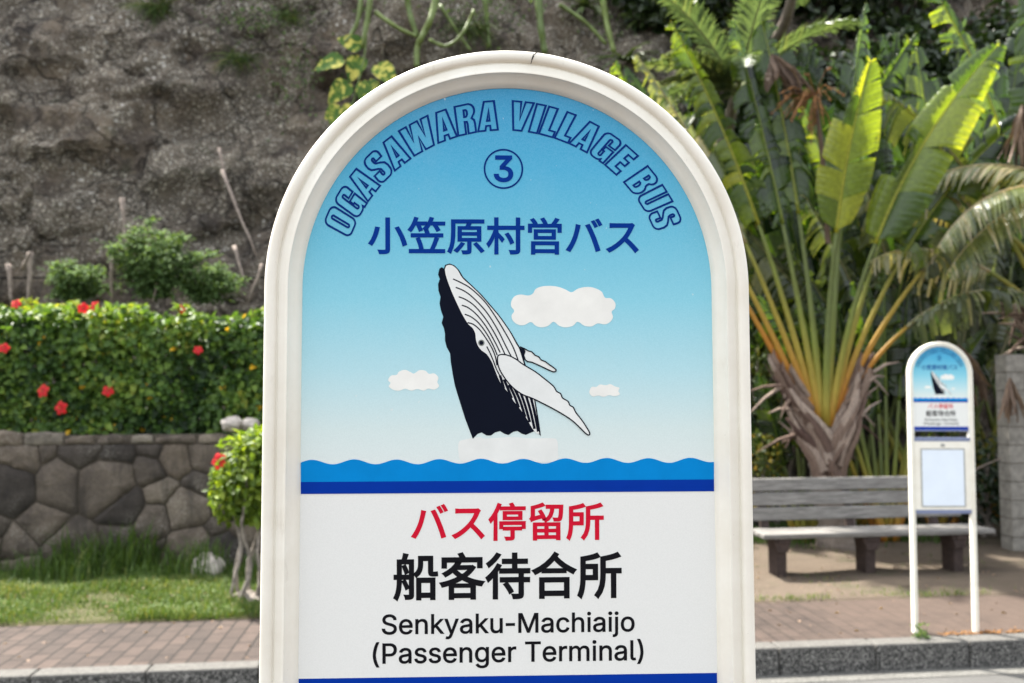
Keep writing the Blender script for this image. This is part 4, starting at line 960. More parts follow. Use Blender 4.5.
    # clouds
    def cloud(cx, cy, w, h, lobes, seed):
        r = random.Random(seed); pts = []
        n = 140
        for i in range(n):
            a = 2 * math.pi * i / n
            b = abs(math.sin(a * lobes / 2 + seed)) ** 0.7
            cx_, sy_ = math.cos(a), math.sin(a)
            ex = math.copysign(abs(cx_) ** 0.75, cx_); ey = math.copysign(abs(sy_) ** 0.62, sy_)
            q = 0.86 + 0.14 * b
            pts.append((cx + ex * w / 2 * q, cy - ey * h / 2 * q * (1.0 if ey > 0 else 0.92)))
        flat_mesh('cloud', [pts], ly(1), M['cloud'], pan, conv=S)
    big = [(420, 150), (430, 136), (448, 131), (470, 134), (484, 128), (492, 115), (510, 107), (535, 105), (560, 108), (582, 116), (600, 124), (620, 113), (645, 108), (668, 111), (690, 122), (700, 140), (718, 142), (731, 156), (730, 172), (720, 182), (724, 198), (716, 212), (700, 220), (678, 217), (660, 226), (638, 224), (618, 212), (604, 224), (582, 229), (562, 224), (546, 212), (530, 224), (510, 229), (492, 224), (478, 213), (458, 222), (440, 221), (425, 210), (420, 194), (428, 180), (419, 166)]
    Z = 2.97
    def wp(P): return [(370 + a / Z, 250 + b / Z) for a, b in P]
    flat_mesh('cloud', [smoothpath(wp(big), 4, True)], ly(1), M['cloud'], pan, conv=S)
    small = [(53, 385), (62, 372), (78, 370), (86, 360), (104, 355), (120, 362), (130, 366), (146, 356), (164, 358), (174, 367), (190, 366), (202, 378), (199, 392), (204, 404), (190, 414), (172, 411), (158, 417), (140, 412), (122, 417), (104, 411), (86, 417), (68, 414), (55, 404), (60, 394)]
    flat_mesh('cloud', [smoothpath(wp(small), 4, True)], ly(1), M['cloud'], pan, conv=S)
    tiny = [(653, 418), (660, 407), (674, 407), (684, 400), (702, 402), (716, 399), (730, 406), (743, 410), (740, 420), (744, 430), (728, 435), (712, 432), (696, 437), (680, 433), (664, 436), (654, 428)]
    flat_mesh('cloud', [smoothpath(wp(tiny), 4, True)], ly(1), M['cloud'], pan, conv=S)
    foam = [(262, 572), (275, 564), (320, 556), (345, 560), (420, 556), (470, 560), (540, 560), (556, 568), (558, 600), (552, 628), (480, 632), (400, 634), (320, 632), (270, 626), (261, 600)]
    flat_mesh('foam', [smoothpath(wp(foam), 4, True)], ly(0), M['foam'], pan, conv=S)
    # whale
    back = [(206, 54), (202, 72), (207, 85), (202, 100), (203, 120), (209, 138), (206, 158), (210, 178), (217, 198), (212, 216), (219, 232), (222, 248), (222, 268), (227, 288), (237, 306), (239, 332), (245, 370), (251, 402), (263, 442), (281, 500), (304, 561)]
    hem = [(318, 546), (330, 542), (345, 551), (358, 551), (370, 542), (385, 538), (398, 546), (410, 550), (425, 540), (437, 538), (450, 546), (462, 550), (475, 544), (487, 539), (498, 545), (507, 553)]
    belly = [(502, 515), (494, 465), (488, 432), (478, 395), (468, 360), (458, 328), (447, 292), (437, 275), (420, 245), (400, 215), (380, 188), (355, 159), (330, 130), (302, 103), (277, 80), (264, 58), (250, 44), (236, 39), (223, 43), (219, 54), (213, 50)]
    wh = flat_mesh('whale', [wp(back + hem + belly)], ly(2), M['whaleblack'], pan, conv=S)
    jaw = [(222, 56), (226, 78), (241, 120), (261, 165), (276, 195), (291, 219), (304, 231), (312, 248), (314, 266), (320, 284), (331, 298), (346, 309), (360, 330), (370, 355), (382, 385), (394, 405), (412, 426), (427, 450), (447, 475), (464, 500), (481, 530), (494, 546)]
    belly_in = [(502, 547), (498, 515), (490, 466), (484, 432), (474, 396), (464, 361), (454, 330), (443, 294), (433, 277), (417, 247), (397, 217), (377, 190), (352, 161), (327, 132), (299, 105), (274, 82), (261, 60), (248, 47), (236, 43), (226, 46)]
    flat_mesh('whale_belly', [wp(smoothpath(jaw, 3) + smoothpath(belly_in, 3))], ly(3), M['whalewhite'], pan, conv=S)
    mb = MB()
    gro = [[(246, 85), (270, 96), (300, 114), (340, 152), (372, 197), (400, 243), (424, 287), (440, 328)],
           [(254, 110), (278, 120), (305, 140), (345, 183), (378, 235), (402, 283), (424, 326)],
           [(263, 138), (285, 147), (312, 167), (345, 207), (374, 255), (396, 300), (404, 318)],
           [(272, 163), (292, 171), (318, 193), (345, 228), (368, 268), (386, 304)],
           [(281, 190), (300, 198), (322, 216), (346, 248), (366, 285), (377, 312)],
           [(289, 215), (306, 220), (326, 237), (346, 265), (362, 292), (372, 318), (376, 342)],
           [(346, 286), (356, 306), (366, 330), (374, 352), (384, 372)]]
    for g in gro: stroke_faces(mb, wp(smoothpath(g, 4)), 0.62, S, ly(4))
    for g in [[(385, 372), (391, 392), (397, 412)], [(397, 384), (408, 410), (420, 440)], [(412, 400), (427, 430), (441, 468)], [(428, 410), (445, 448), (460, 496)], [(446, 422), (460, 462), (474, 512)], [(462, 430), (476, 478), (488, 532)], [(476, 434), (488, 482), (499, 540)]]:
        stroke_faces(mb, wp(smoothpath(g, 4)), 1.35, S, ly(4))
    mb.build('whale_grooves', M['whaleblack'], pan)
    eye = [(318, 262), (332, 258), (346, 268), (348, 282), (336, 292), (324, 286)]
    flat_mesh('whale_eye', [[(370 + (330 + 9.5 * math.cos(R(a))) / Z, 250 + (275 + 9.5 * math.sin(R(a))) / Z) for a in range(0, 360, 20)]], ly(5), M['whaleeye'], pan, conv=S)
    flat_mesh('whale_pupil', [[(370 + (330 + 6.2 * math.cos(R(a))) / Z, 250 + (275 + 6.2 * math.sin(R(a))) / Z) for a in range(0, 360, 20)]], ly(6), M['whaleblack'], pan, conv=S)
    fin = [(378, 320), (384, 311), (404, 311), (430, 322), (455, 340), (490, 361), (520, 384), (545, 405), (554, 420), (566, 427), (572, 440), (588, 450), (594, 462), (604, 468), (612, 484), (630, 507), (645, 530), (653, 545), (650, 551), (640, 545), (620, 525), (600, 507), (575, 490), (540, 470), (505, 452), (480, 440), (450, 428), (420, 405), (396, 375), (381, 346)]
    fp = wp(smoothpath(fin, 3, True))
    flat_mesh('whale_flipper', [fp], ly(6), M['whalewhite'], pan, conv=S)
    mb = MB(); stroke_faces(mb, fp, 0.62, S, ly(7), closed=True)
    fin2 = [(444, 290), (457, 292), (470, 299), (480, 302), (490, 312), (501, 317), (508, 326), (520, 331), (532, 340), (545, 349), (553, 357), (546, 362), (530, 356), (505, 344), (480, 333), (462, 327)]
    f2 = wp(smoothpath(fin2, 3, True))
    flat_mesh('whale_far_flipper', [f2], ly(2) - 0.00005, M['whalewhite'], pan, conv=S)
    stroke_faces(mb, f2, 0.6, S, ly(7), closed=True)
    root_p = [(444, 290), (457, 292), (462, 300), (458, 312), (463, 327), (456, 325)]
    mb.build('whale_outline', M['whaleblack'], pan)
    flat_mesh('whale_flipper_root', [wp(root_p)], ly(6), M['whaleblack'], pan, conv=S)
    # bar under the panel, notice box
    hb = RO - FR + 0.003
    mb = MB(); mb.box((-hb, -0.012, zbot - 0.008), (hb, 0.012, zbot), 0.5, 0.002); mb.build('cross_bar', M['trim'], root)
    zt, zb = SH - 0.690, SH - 1.165
    mb = MB(); mb.box((-hb, -0.016, zb), (hb, 0.016, zt), 0.5, 0.002); nb = mb.build('notice_box', M['frame'], root)
    mb = MB(); mb.box((-hb, -0.018, zt), (hb, 0.018, zt + 0.026), 0.5, 0.002); mb.build('box_top_trim', M['trim'], nb)
    mb = MB(); mb.box((-hb, -0.018, zb - 0.026), (hb, 0.018, zb), 0.5, 0.002); mb.build('box_bottom_trim', M['trim'], nb)
    bx = 0.150
    mb = MB(); mb.box((-bx, -0.0185, zb + 0.028), (bx, -0.0165, zt - 0.058), 0.5); mb.build('notice_board', M['board'], nb)
    mb = MB()
    for (a, b, c, d) in ((-bx - .008, zb + .02, bx + .008, zb + .027), (-bx - .008, zt - .057, bx + .008, zt - .05), (-bx - .008, zb + .0275, -bx - .001, zt - .0575), (bx + .001, zb + .0275, bx + .008, zt - .0575)):
        mb.box((a, -0.020, b), (c, -0.0165, d))
    mb.build('board_frame', M['steel'], nb)
    mb = MB(); mb.tube([(0, -0.0160, zt - .027), (0, -0.0230, zt - .027)], 0.011, 14); mb.box((-.014, -0.0245, zt - .035), (.014, -0.0232, zt - .020)); mb.build('lock', M['steel'], nb)
    return root
def copy_tree(o, parent=None):
    c = o.copy(); COL.objects.link(c); c.parent = parent
    for ch in list(o.children): copy_tree(ch, c)
    return c
near = make_sign()
LEAN = R(0.05)
near.location = ((506.8 - 512) / FPX * SD, SD + 0.018, PAVE)
near.rotation_euler = (0, LEAN, R(2.0))
far = copy_tree(near)
fpos = at(945.4, 630, 6.10)
far.location = (fpos.x, fpos.y, PAVE)
far.rotation_euler = (0, R(0.45), R(3.0))
tag(near, 'large cream framed bus stop sign with leaping whale, nearest the viewer', 'bus stop sign', 'arched bus stop signs')
tag(far, 'small distant bus stop sign with blank notice board, across the road', 'bus stop sign', 'arched bus stop signs')

# ------------------------------------------------------------------ bench
def make_bench():
    p0 = at(764, 535, 7.75); p1 = at(996, 529, 8.02)
    L = (Vector((p1.x, p1.y, 0)) - Vector((p0.x, p0.y, 0))).length
    root = empty('park_bench', (p0.x, p0.y, PAVE + 0.01), math.atan2(p1.y - p0.y, p1.x - p0.x))
    tag(root, 'weathered grey wooden bench with dark brown legs below the palm', 'bench')
    # seat slats (front one proud), back slats leaning
    zs = 0.385
    for k, y in enumerate((0.0, 0.125, 0.25)):
        mb = MB(); mb.box((0, y, zs - 0.045 + 0.0 * k), (L, y + 0.115, zs + rnd.uniform(-.003, .003)), 0.5, 0.012)
        mb.build('seat_slat', M['wood'], root)
    for k, z in enumerate((0.47, 0.605, 0.735)):
        mb = MB()
        yb = 0.42 + (z - 0.42) * 0.25
        mb.box((0.02, -0.02, -0.055), (L - 0.06, 0.02, 0.062), 0.5, 0.010, xf=lambda p, yb=yb, z=z: Vector((p.x, yb + p.y + p.z * 0.25, z + 0.03 + p.z)))
        mb.build('back_slat', M['wood'], root)
    for fx in (0.085, 0.465, 0.85):
        x = L * fx
        mb = MB()
        # front post, rear post, bearer, flared bracket and back support joined as one leg frame
        prof_f = [(0.07, -0.05), (0.25, -0.05), (0.25, 0.22), (0.28, 0.30), (0.34, 0.338), (0.02, 0.338), (0.02, 0.30), (0.06, 0.25)]
        n = len(prof_f)
        vs = [(x - 0.045, a, b) for a, b in prof_f] + [(x + 0.045, a, b) for a, b in prof_f]
        mb.add(vs, [tuple(range(n)), tuple(range(n, 2 * n))[::-1]] + [(i, i + n, (i + 1) % n + n, (i + 1) % n) for i in range(n)])
        # flared bracket under the seat
        vs = [(x + a, y, b) for y in (0.03, 0.075) for a, b in ((-0.085, 0.337), (0.085, 0.337), (0.0455, 0.22), (-0.0455, 0.22))]
        mb.add(vs, [(0, 1, 2, 3), (7, 6, 5, 4), (0, 4, 5, 1), (1, 5, 6, 2), (2, 6, 7, 3), (3, 7, 4, 0)])
        prof_b = [(0.385, 0.339), (0.455, 0.339), (0.565, 0.80), (0.525, 0.80)]
        vs = [(x - 0.035, a, b) for a, b in prof_b] + [(x + 0.035, a, b) for a, b in prof_b]
        mb.add(vs, [(0, 1, 2, 3), (7, 6, 5, 4)] + [(i, i + 4, (i + 1) % 4 + 4, (i + 1) % 4) for i in range(4)])
        mb.build('leg', M['legwood'], root)
make_bench()

# ------------------------------------------------------------------ foliage builders
def leaves(name, P, D, N, L, Wd, mat, parent, tint, fold=0.25, curl=0.15):
    """numpy leaf cloud: P base points, D directions, N rough normals"""
    P, D, N = np.asarray(P, float), np.asarray(D, float), np.asarray(N, float)
    L, Wd = np.asarray(L)[:, None], np.asarray(Wd)[:, None]
    D /= np.linalg.norm(D, axis=1, keepdims=True) + 1e-9
    S_ = np.cross(D, N); S_ /= np.linalg.norm(S_, axis=1, keepdims=True) + 1e-9
    Nn = np.cross(S_, D)
    m = len(P)
    v = np.empty((m, 8, 3))
    v[:, 0] = P
    v[:, 1] = P + D * L * .3 - S_ * Wd * .45 + Nn * Wd * fold
    v[:, 2] = P + D * L * .32
    v[:, 3] = P + D * L * .3 + S_ * Wd * .45 + Nn * Wd * fold
    v[:, 4] = P + D * L * .66 - S_ * Wd * .36 + Nn * (Wd * fold * .7 - L * curl * .4)
    v[:, 5] = P + D * L * .68 - Nn * L * curl * .4
    v[:, 6] = P + D * L * .66 + S_ * Wd * .36 + Nn * (Wd * fold * .7 - L * curl * .4)
    v[:, 7] = P + D * L - Nn * L * curl
    q = np.array([[0, 2, 1], [0, 3, 2], [4, 5, 7], [5, 6, 7]])
    q4 = np.array([[1, 2, 5, 4], [2, 3, 6, 5]])
    off = (np.arange(m) * 8)[:, None, None]
    fs = (q[None] + off).reshape(-1, 3).tolist() + (q4[None] + off).reshape(-1, 4).tolist()
    me = bpy.data.meshes.new(name)
    me.from_pydata(v.reshape(-1, 3).tolist(), [], fs)
    a = me.attributes.new('tint', 'FLOAT', 'POINT')
    a.data.foreach_set('value', np.repeat(np.asarray(tint, float), 8))
    me.update()
    return link(name, me, mat, parent, True)
def unit(n):
    v = nr.normal(size=(n, 3)); return v / np.linalg.norm(v, axis=1, keepdims=True)
def blob_leaves(n, ells, thick=0.35, updir=0.4):
    """leaf positions in the outer shell of some ellipsoids: base points, outward dirs"""
    vol = np.array([e[3] * e[4] * e[5] for e in ells]) ** 0.67; vol /= vol.sum()
    idx = nr.choice(len(ells), n, p=vol)
    E = np.array(ells)[idx]
    u = unit(n)
    lump = np.array([noise.noise(Vector(c * 2.2 + e[:3])) for c, e in zip(u, E)])
    r = (1 - thick * nr.random(n) ** 1.6) * (1 + 0.22 * lump)
    P = E[:, :3] + u * E[:, 3:6] * r[:, None]
    N = u / E[:, 3:6]; N /= np.linalg.norm(N, axis=1, keepdims=True)
    N = N + np.array([0, 0, updir]) + 0.55 * unit(n)
    D = unit(n) + 0.6 * u + np.array([0, 0, -0.25])
    return P, D, N, r
def branch(mb, p, d, L, r0, depth, r, spread=0.6, tips=None):
    pts = [Vector(p)]; d = Vector(d).normalized()
    for i in range(5):
        d = (d + Vector((r.uniform(-1, 1), r.uniform(-1, 1), r.uniform(-.4, .8))) * 0.16).normalized()
        pts.append(pts[-1] + d * L / 5)
    mb.tube(pts, [r0 * (1 - 0.45 * i / 5) for i in range(6)], 7)
    if tips is not None: tips.append(pts[-1])
    if depth > 0:
        for k in range(r.choice((2, 2, 3))):
            dd = (d + Vector((r.uniform(-1, 1), r.uniform(-1, 1), r.uniform(-.2, .7))) * spread).normalized()
            branch(mb, pts[r.choice((3, 4, 5))], dd, L * r.uniform(.55, .8), r0 * .55, depth - 1, r, spread, tips)

# hibiscus flower: five ruffled petals and a stamen column, built once and copied
def make_flower(name, parent, loc, face, size, mats=(M['petal'], M['stamen'])):
    mb = MB()
    for k in range(5):
        a0 = 2 * math.pi * k / 5
        g = []
        for i in range(5):
            u = i / 4
            hw = (0.10 + 0.58 * math.sin(math.pi * min(1, u * .72 + .12))) * (0.62 if i < 4 else 0.62)
            for j in range(5):
                w = (j - 2) / 2
                rr = u * (1 - 0.10 * w * w * u)
                z = 0.30 * u - 0.34 * u * u + 0.05 * math.sin(j * 2.4 + k + i) * u + 0.03 * w
                x, y = rr, hw * w
                g.append((x * math.cos(a0) - y * math.sin(a0), x * math.sin(a0) + y * math.cos(a0), z))
        mb.add(g, [(i * 5 + j, i * 5 + j + 1, (i + 1) * 5 + j + 1, (i + 1) * 5 + j) for i in range(4) for j in range(4)], [min(1, (0.15 + 0.85 * (q // 5) / 4) * rnd.uniform(.6, 1.1)) for q in range(25)])
    mb.tube([(0, 0, 0), (0.02, 0, 0.3), (0.07, 0, 0.58)], [0.035, 0.03, 0.05], 6, 0.5, 1)
    o = mb.build(name, list(mats), parent, True)
    place_flower(o, loc, face, size)
    return o
def place_flower(o, loc, face, size):
    o.location = loc
    o.rotation_euler = Vector(face).to_track_quat('Z', 'Y').to_euler()
    o.rotation_euler.rotate_axis('Z', rnd.uniform(0, 6))
    o.scale = (size, size, size)

# ------------------------------------------------------------------ hedge on the wall
def hedge():
    root = empty('hibiscus_hedge', (0, 0, 0))
    tag(root, 'clipped green hedge with red hibiscus flowers on top of the stone wall', 'hedge')
    x0, x1, y0, y1, z0, z1 = -8.8, 0.9, 3.30, 4.5, 1.40, 2.60
    n = 46000
    X = nr.uniform(x0, x1, n)
    top = nr.random(n) < 0.30
    Y = np.where(top, nr.uniform(y0, y1, n), y0 + nr.random(n) ** 2 * 0.30)
    Z = np.where(top, z1 - nr.random(n) ** 2 * 0.22, nr.uniform(z0, z1, n))
    bump = np.array([noise.fractal(Vector((x * 1.3, y * 1.6, z * 1.6)), 0.8, 2.0, 3) for x, y, z in zip(X, Y, Z)])
    edge = np.clip((Z - (z1 - 0.22)) / 0.22, 0, 1)
    Y = Y - bump * 0.11 + np.where(top, 0, edge ** 2 * 0.16)
    Z = Z + np.where(top, bump * 0.20, 0)
    N = np.where(top[:, None], np.array([0, -0.25, 1.0]), np.array([0, -1.0, 0.45])) + 0.62 * unit(n)
    D = unit(n) * 0.8 + np.where(top[:, None], np.array([0, -0.2, 0.35]), np.array([0, -0.35, -0.45]))
    P = np.stack([X, Y, Z], 1)
    sz = nr.uniform(0.05, 0.105, n)
    t = np.clip(nr.normal(0.42, 0.19, n) + 0.5 * bump + 0.02 * np.clip((Z - z1 + .35) / .4, 0, 1), 0, 0.955)  # slight lift towards the top: sunlight put into the leaf tint
    t = np.where(nr.random(n) < 0.006, 1.0, t)
    street(leaves('foliage', P, D, N, sz, sz * 0.72, M['hedge'], None, t)).parent = root
    mb = MB()
    r = random.Random(6)
    for i in range(26):
        x = x0 + 0.2 + (x1 - x0 - .4) * i / 25
        branch(mb, (x, 3.9 + r.uniform(-.2, .2), 1.3), (r.uniform(-.3, .3), -.1, 1), 0.6, 0.022, 2, r)
    street(mb.build('twigs', M['bark'])).parent = root
    spots = [(43, 391, .078, 0), (61, 408, .080, 0), (108, 391, .066, 0), (4, 348, .062, 0), (83, 308, .066, 1), (95, 306, .062, 1), (198, 350, .055, 0), (182, 309, .055, 1), (16, 304, .06, 1), (-70, 372, .07, 0), (-40, 330, .07, 0), (-120, 345, .07, 0), (300, 350, .07, 0), (420, 390, .07, 0)]
    first = None
    for px, py, s, tp in spots:
        k = 8.6
        for _ in range(3):
            w = at(px, py, k); k += (y0 - 0.10 + (0.12 if tp else 0)) - WI(w)[1]
        w = at(px, py, k)
        fc = (rnd.uniform(-.35, .35), -1, rnd.uniform(0.05, .5))
        if first is None:
            first = make_flower('flower', root, w, fc, s * .86)
        else:
            o = first.copy(); COL.objects.link(o); place_flower(o, w, fc, s * .86)
hedge()

# loose boulders
def boulder(name, px, py, Y, sx, sy_, sz, label, mat, z=None, group=None, seed=0):
    bm = bmesh.new()
    bmesh.ops.create_icosphere(bm, subdivisions=4, radius=1)
    for v in bm.verts:
        d = noise.fractal(v.co * 1.1 + Vector((seed, 3, 1)), 0.9, 2.1, 4) * 0.22
        c = v.co * (1 + d)
        v.co = Vector((c.x * sx, c.y * sy_, c.z * sz))
    me = bpy.data.meshes.new(name); bm.to_mesh(me); bm.free()
    o = link(name, me, mat, None, True)
    p = at(px, py, Y)
    if z is not None: p.z = z
    o.location = p
    o.rotation_euler = (0, 0, seed * 1.3)
    return tag(o, label, 'boulder', group)
boulder('boulder', 232, 414, 8.30, .115, .10, .075, 'larger of two rounded pale boulders on top of the stone wall', M['boulder'], 1.47 + .07, None, 1)
boulder('boulder', 251, 416, 8.33, .085, .09, .065, 'smaller rounded boulder on the wall top, close to the big sign', M['boulder'], 1.47 + .06, None, 2)
boulder('boulder', 208, 545, 8.0, .20, .14, .15, 'pale angular rock in the grass at the foot of the stone wall', M['boulder'], .22, None, 4)

# small clipped hibiscus bush by the pavement
def bush():
    base = at(246, 596, 7.05); base.z = PAVE
    root = empty('hibiscus_bush', base)
    tag(root, 'bright yellow green hibiscus bush with bare twisted stems beside the big sign', 'bush')
    mb = MB(); r = random.Random(21)
    crown = Vector((0.11, 0.02, 0.95))
    for k in range(7):
        a = k * 0.9
        p = Vector((math.cos(a) * 0.06, math.sin(a) * 0.05, -0.05))
        tgt = crown + Vector((math.cos(a) * .22, math.sin(a) * .2, -0.12 + r.uniform(0, .2)))
        pts = []
        for i in range(9):
            t = i / 8
            q = p.lerp(tgt, t) + Vector((math.sin(t * 8 + k) * .045, math.cos(t * 7 + k * 2) * .045, 0)) * (1 - t * .3)
            pts.append(q)
        mb.tube(pts, [r.uniform(.010, .017) * (1.35 - .6 * i / 8) for i in range(9)], 7)
        branch(mb, pts[7], (tgt - pts[5]), 0.25, 0.010, 1, r)
    for k in range(9):
        a = r.uniform(0, 6.28)
        mb.tube([(math.cos(a) * .02, math.sin(a) * .02, .07), (math.cos(a) * .10, math.sin(a) * .08, .035), (math.cos(a) * .20, math.sin(a) * .15, -.01)], [.026, .022, .012], 6)
    mb.build('trunk', M['bark'], root)
    n = 3600
    P, D, N, rr = blob_leaves(n, [(0.13, 0, 1.06, .38, .34, .32), (-.02, -.02, 0.93, .28, .25, .24), (.28, 0, 0.97, .28, .28, .26), (0.18, 0, 1.24, .25, .24, .15), (-.10, 0, .74, .15, .13, .12), (.2, -.1, .72, .2, .15, .12)], 0.6, 0.7)
    sz = nr.uniform(.05, .085, n)
    t = np.clip(nr.normal(.5, .22, n), 0, 1)
    leaves('crown', P, D, N, sz, sz * .66, M['bush'], root, t)
    w = at(219, 461, 6.86)
    make_flower('flower', root, w - base, (-.3, -1, .2), .068)
bush()

# ------------------------------------------------------------------ grass
def grass(name, gen, n, mat, seed):
    g = np.random.default_rng(seed)
    P, H, T = gen(n, g)
    n = len(P)
    a = g.uniform(0, 2 * np.pi, n)
    lean = g.uniform(.15, .75, n) * H
    d = np.stack([np.cos(a), np.sin(a), np.zeros(n)], 1)
    s = np.stack([-np.sin(a), np.cos(a), np.zeros(n)], 1)
    w = (0.0022 + 0.011 * H)[:, None]
    up = np.array([0, 0, 1.0])
    v = np.empty((n, 5, 3))
    v[:, 0] = P - s * w; v[:, 1] = P + s * w
    m = P + d * (lean * .35)[:, None] + up * (H * .62)[:, None]
    v[:, 2] = m - s * w * .8; v[:, 3] = m + s * w * .8
    v[:, 4] = P + d * lean[:, None] + up * (H * (1 - .25 * lean / (H + 1e-6)))[:, None]
    off = (np.arange(n) * 5)[:, None]
    fs = (np.array([[0, 1, 3, 2]]) + off).tolist() + (np.array([[2, 3, 4]]) + off).tolist()
    me = bpy.data.meshes.new(name); me.from_pydata(v.reshape(-1, 3).tolist(), [], fs)
    at_ = me.attributes.new('tint', 'FLOAT', 'POINT'); at_.data.foreach_set('value', np.repeat(T, 5))
    me.update()
    return tag(street(link(name, me, mat)), kind='stuff')
def zg(P, base, amp, fr):
    return np.array([base + noise.fractal(Vector((x * fr, y * fr, 3.3)), 1.0, 2.0, 4) * amp for x, y in P])
def g_lawn(n, g):
    X = g.uniform(-7.5, 0.3, n); Y = 1.16 + g.random(n) * 1.9
    dens = np.array([noise.fractal(Vector((x * 1.1, y * 1.6, 5)), 1, 2, 4) for x, y in zip(X, Y)])
    keep = g.random(n) < np.clip(0.80 + dens * 1.2, 0.15, 1)
    X, Y, dens = X[keep], Y[keep], dens[keep]
    Z = zg(zip(X, Y), PAVE + .012, .022, 1.4)
    H = g.uniform(.025, .075, len(X)) * (1 + np.clip(dens, -.5, .8))
    return np.stack([X, Y, Z], 1), H, np.clip(g.normal(.52 + .2 * dens, .2, len(X)), 0, 1)
grass('lawn_grass', g_lawn, 130000, M['grass'], 5)
def g_tall(n, g):
    X = g.uniform(-7.5, 0.6, n); Y = 3.05 - g.random(n) ** 1.5 * 0.95
    clump = np.array([noise.noise(Vector((x * 2.2, y * 2.2, 8))) for x, y in zip(X, Y)])
    wmask = np.clip(1.15 - np.abs(X + 2.9) * 0.12, .4, 1)
    keep = g.random(n) < np.clip(.55 + clump, .12, 1)
    X, Y, clump = X[keep], Y[keep], clump[keep]
    H = g.uniform(.16, .46, len(X)) * (1 + .7 * clump) * np.clip((Y - 2.0) * 1.1, .3, 1) * np.where(X > -2.35, .55, 1)
    return np.stack([X, Y, np.full(len(X), PAVE + .01)], 1), H, np.clip(g.normal(.36, .17, len(X)), 0, 1)
grass('tall_grass', g_tall, 11000, M['grass'], 6)
def g_edge(n, g):
    X = g.uniform(.9, 6.5, n); Y = 1.17 + np.abs(g.normal(0, .07, n))
    far_ = g.random(n) < .55
    Y = np.where(far_, g.uniform(1.2, 3.4, n), Y)
    c = np.array([noise.fractal(Vector((x * 1.5, y * 2.5, 2)), 1, 2, 3) for x, y in zip(X, Y)])
    keep = np.where(far_, c > .26, c > -.15)
    X, Y = X[keep], Y[keep]
    return np.stack([X, Y, np.full(len(X), PAVE + .008)], 1), g.uniform(.02, .055, len(X)), np.clip(g.normal(.6, .2, len(X)), 0, 1)
grass('sparse_grass', g_edge, 2800, M['grass'], 7)
def g_cover(n, g):
    X = g.uniform(1.0, 5.3, n); Y = g.uniform(3.3, 4.6, n)
    c = np.array([noise.noise(Vector((x * 1.5, y * 2.5, 4))) for x, y in zip(X, Y)])
    k = c > -.1; X, Y = X[k], Y[k]
    return np.stack([X, Y, np.full(len(X), PAVE)], 1), g.uniform(.05, .2, len(X)), np.clip(g.normal(.25, .15, len(X)), 0, 1)
grass('ground_cover', g_cover, 7000, M['grass'], 8)
# litter: fallen leaves on lawn, paving and dirt
def litter():
    n = 520
    g = np.random.default_rng(3)
    X = g.uniform(-6.5, 6.5, n); Y = np.where(g.random(n) < .25, g.uniform(.2, 1.15, n), g.uniform(1.2, 3.3, n))
    Z = np.where(Y < 1.16, PAVE + .004, np.where(X < 0.2, PAVE + .05, PAVE + .022))
    N = np.stack([g.normal(0, .25, n), g.normal(0, .25, n), np.ones(n)], 1)
    D = np.stack([g.normal(size=n), g.normal(size=n), g.normal(0, .1, n)], 1)
    s = g.uniform(.015, .05, n)
    o = street(leaves('leaf_litter', np.stack([X, Y, Z], 1), D, N, s, s * .6, M['deadleaf'], None, g.random(n), .3, .2))
    tag(o, kind='stuff')
litter()
# orange brown litter along the kerb edge near the far stop
def kerb_litter():
    g = np.random.default_rng(9); n = 420
    X = g.uniform(2.95, 4.8, n); Y = .15 + np.abs(g.normal(0, .035, n)); Z = np.full(n, PAVE + .006)
    N = np.stack([g.normal(0, .3, n), g.normal(0, .3, n), np.ones(n)], 1); D = np.stack([g.normal(size=n), g.normal(size=n) * .4, g.normal(0, .1, n)], 1)
    s = g.uniform(.012, .035, n)
    tag(street(leaves('kerb_litter', np.stack([X, Y, Z], 1), D, N, s, s * .5, M['orange'], None, g.random(n), .3, .2)), kind='stuff')
kerb_litter()
# weed at the foot of the far sign's post
def post_weed():
    b = at(920, 630, 5.95); b.z = PAVE
    root = empty('weed_tuft', b); tag(root, 'tiny green weed growing at the left post of the distant sign', 'weed')
    n = 80
    P = nr.normal(0, 1, (n, 3)) * np.array([.022, .02, .0]) + np.array([0, 0, 0]); P[:, 2] = nr.random(n) ** 1.5 * .09
    s = nr.uniform(.015, .035, n)
    leaves('foliage', P, unit(n) + np.array([0, 0, .6]), unit(n), s, s * .6, M['weed'], root, nr.random(n))
post_weed()

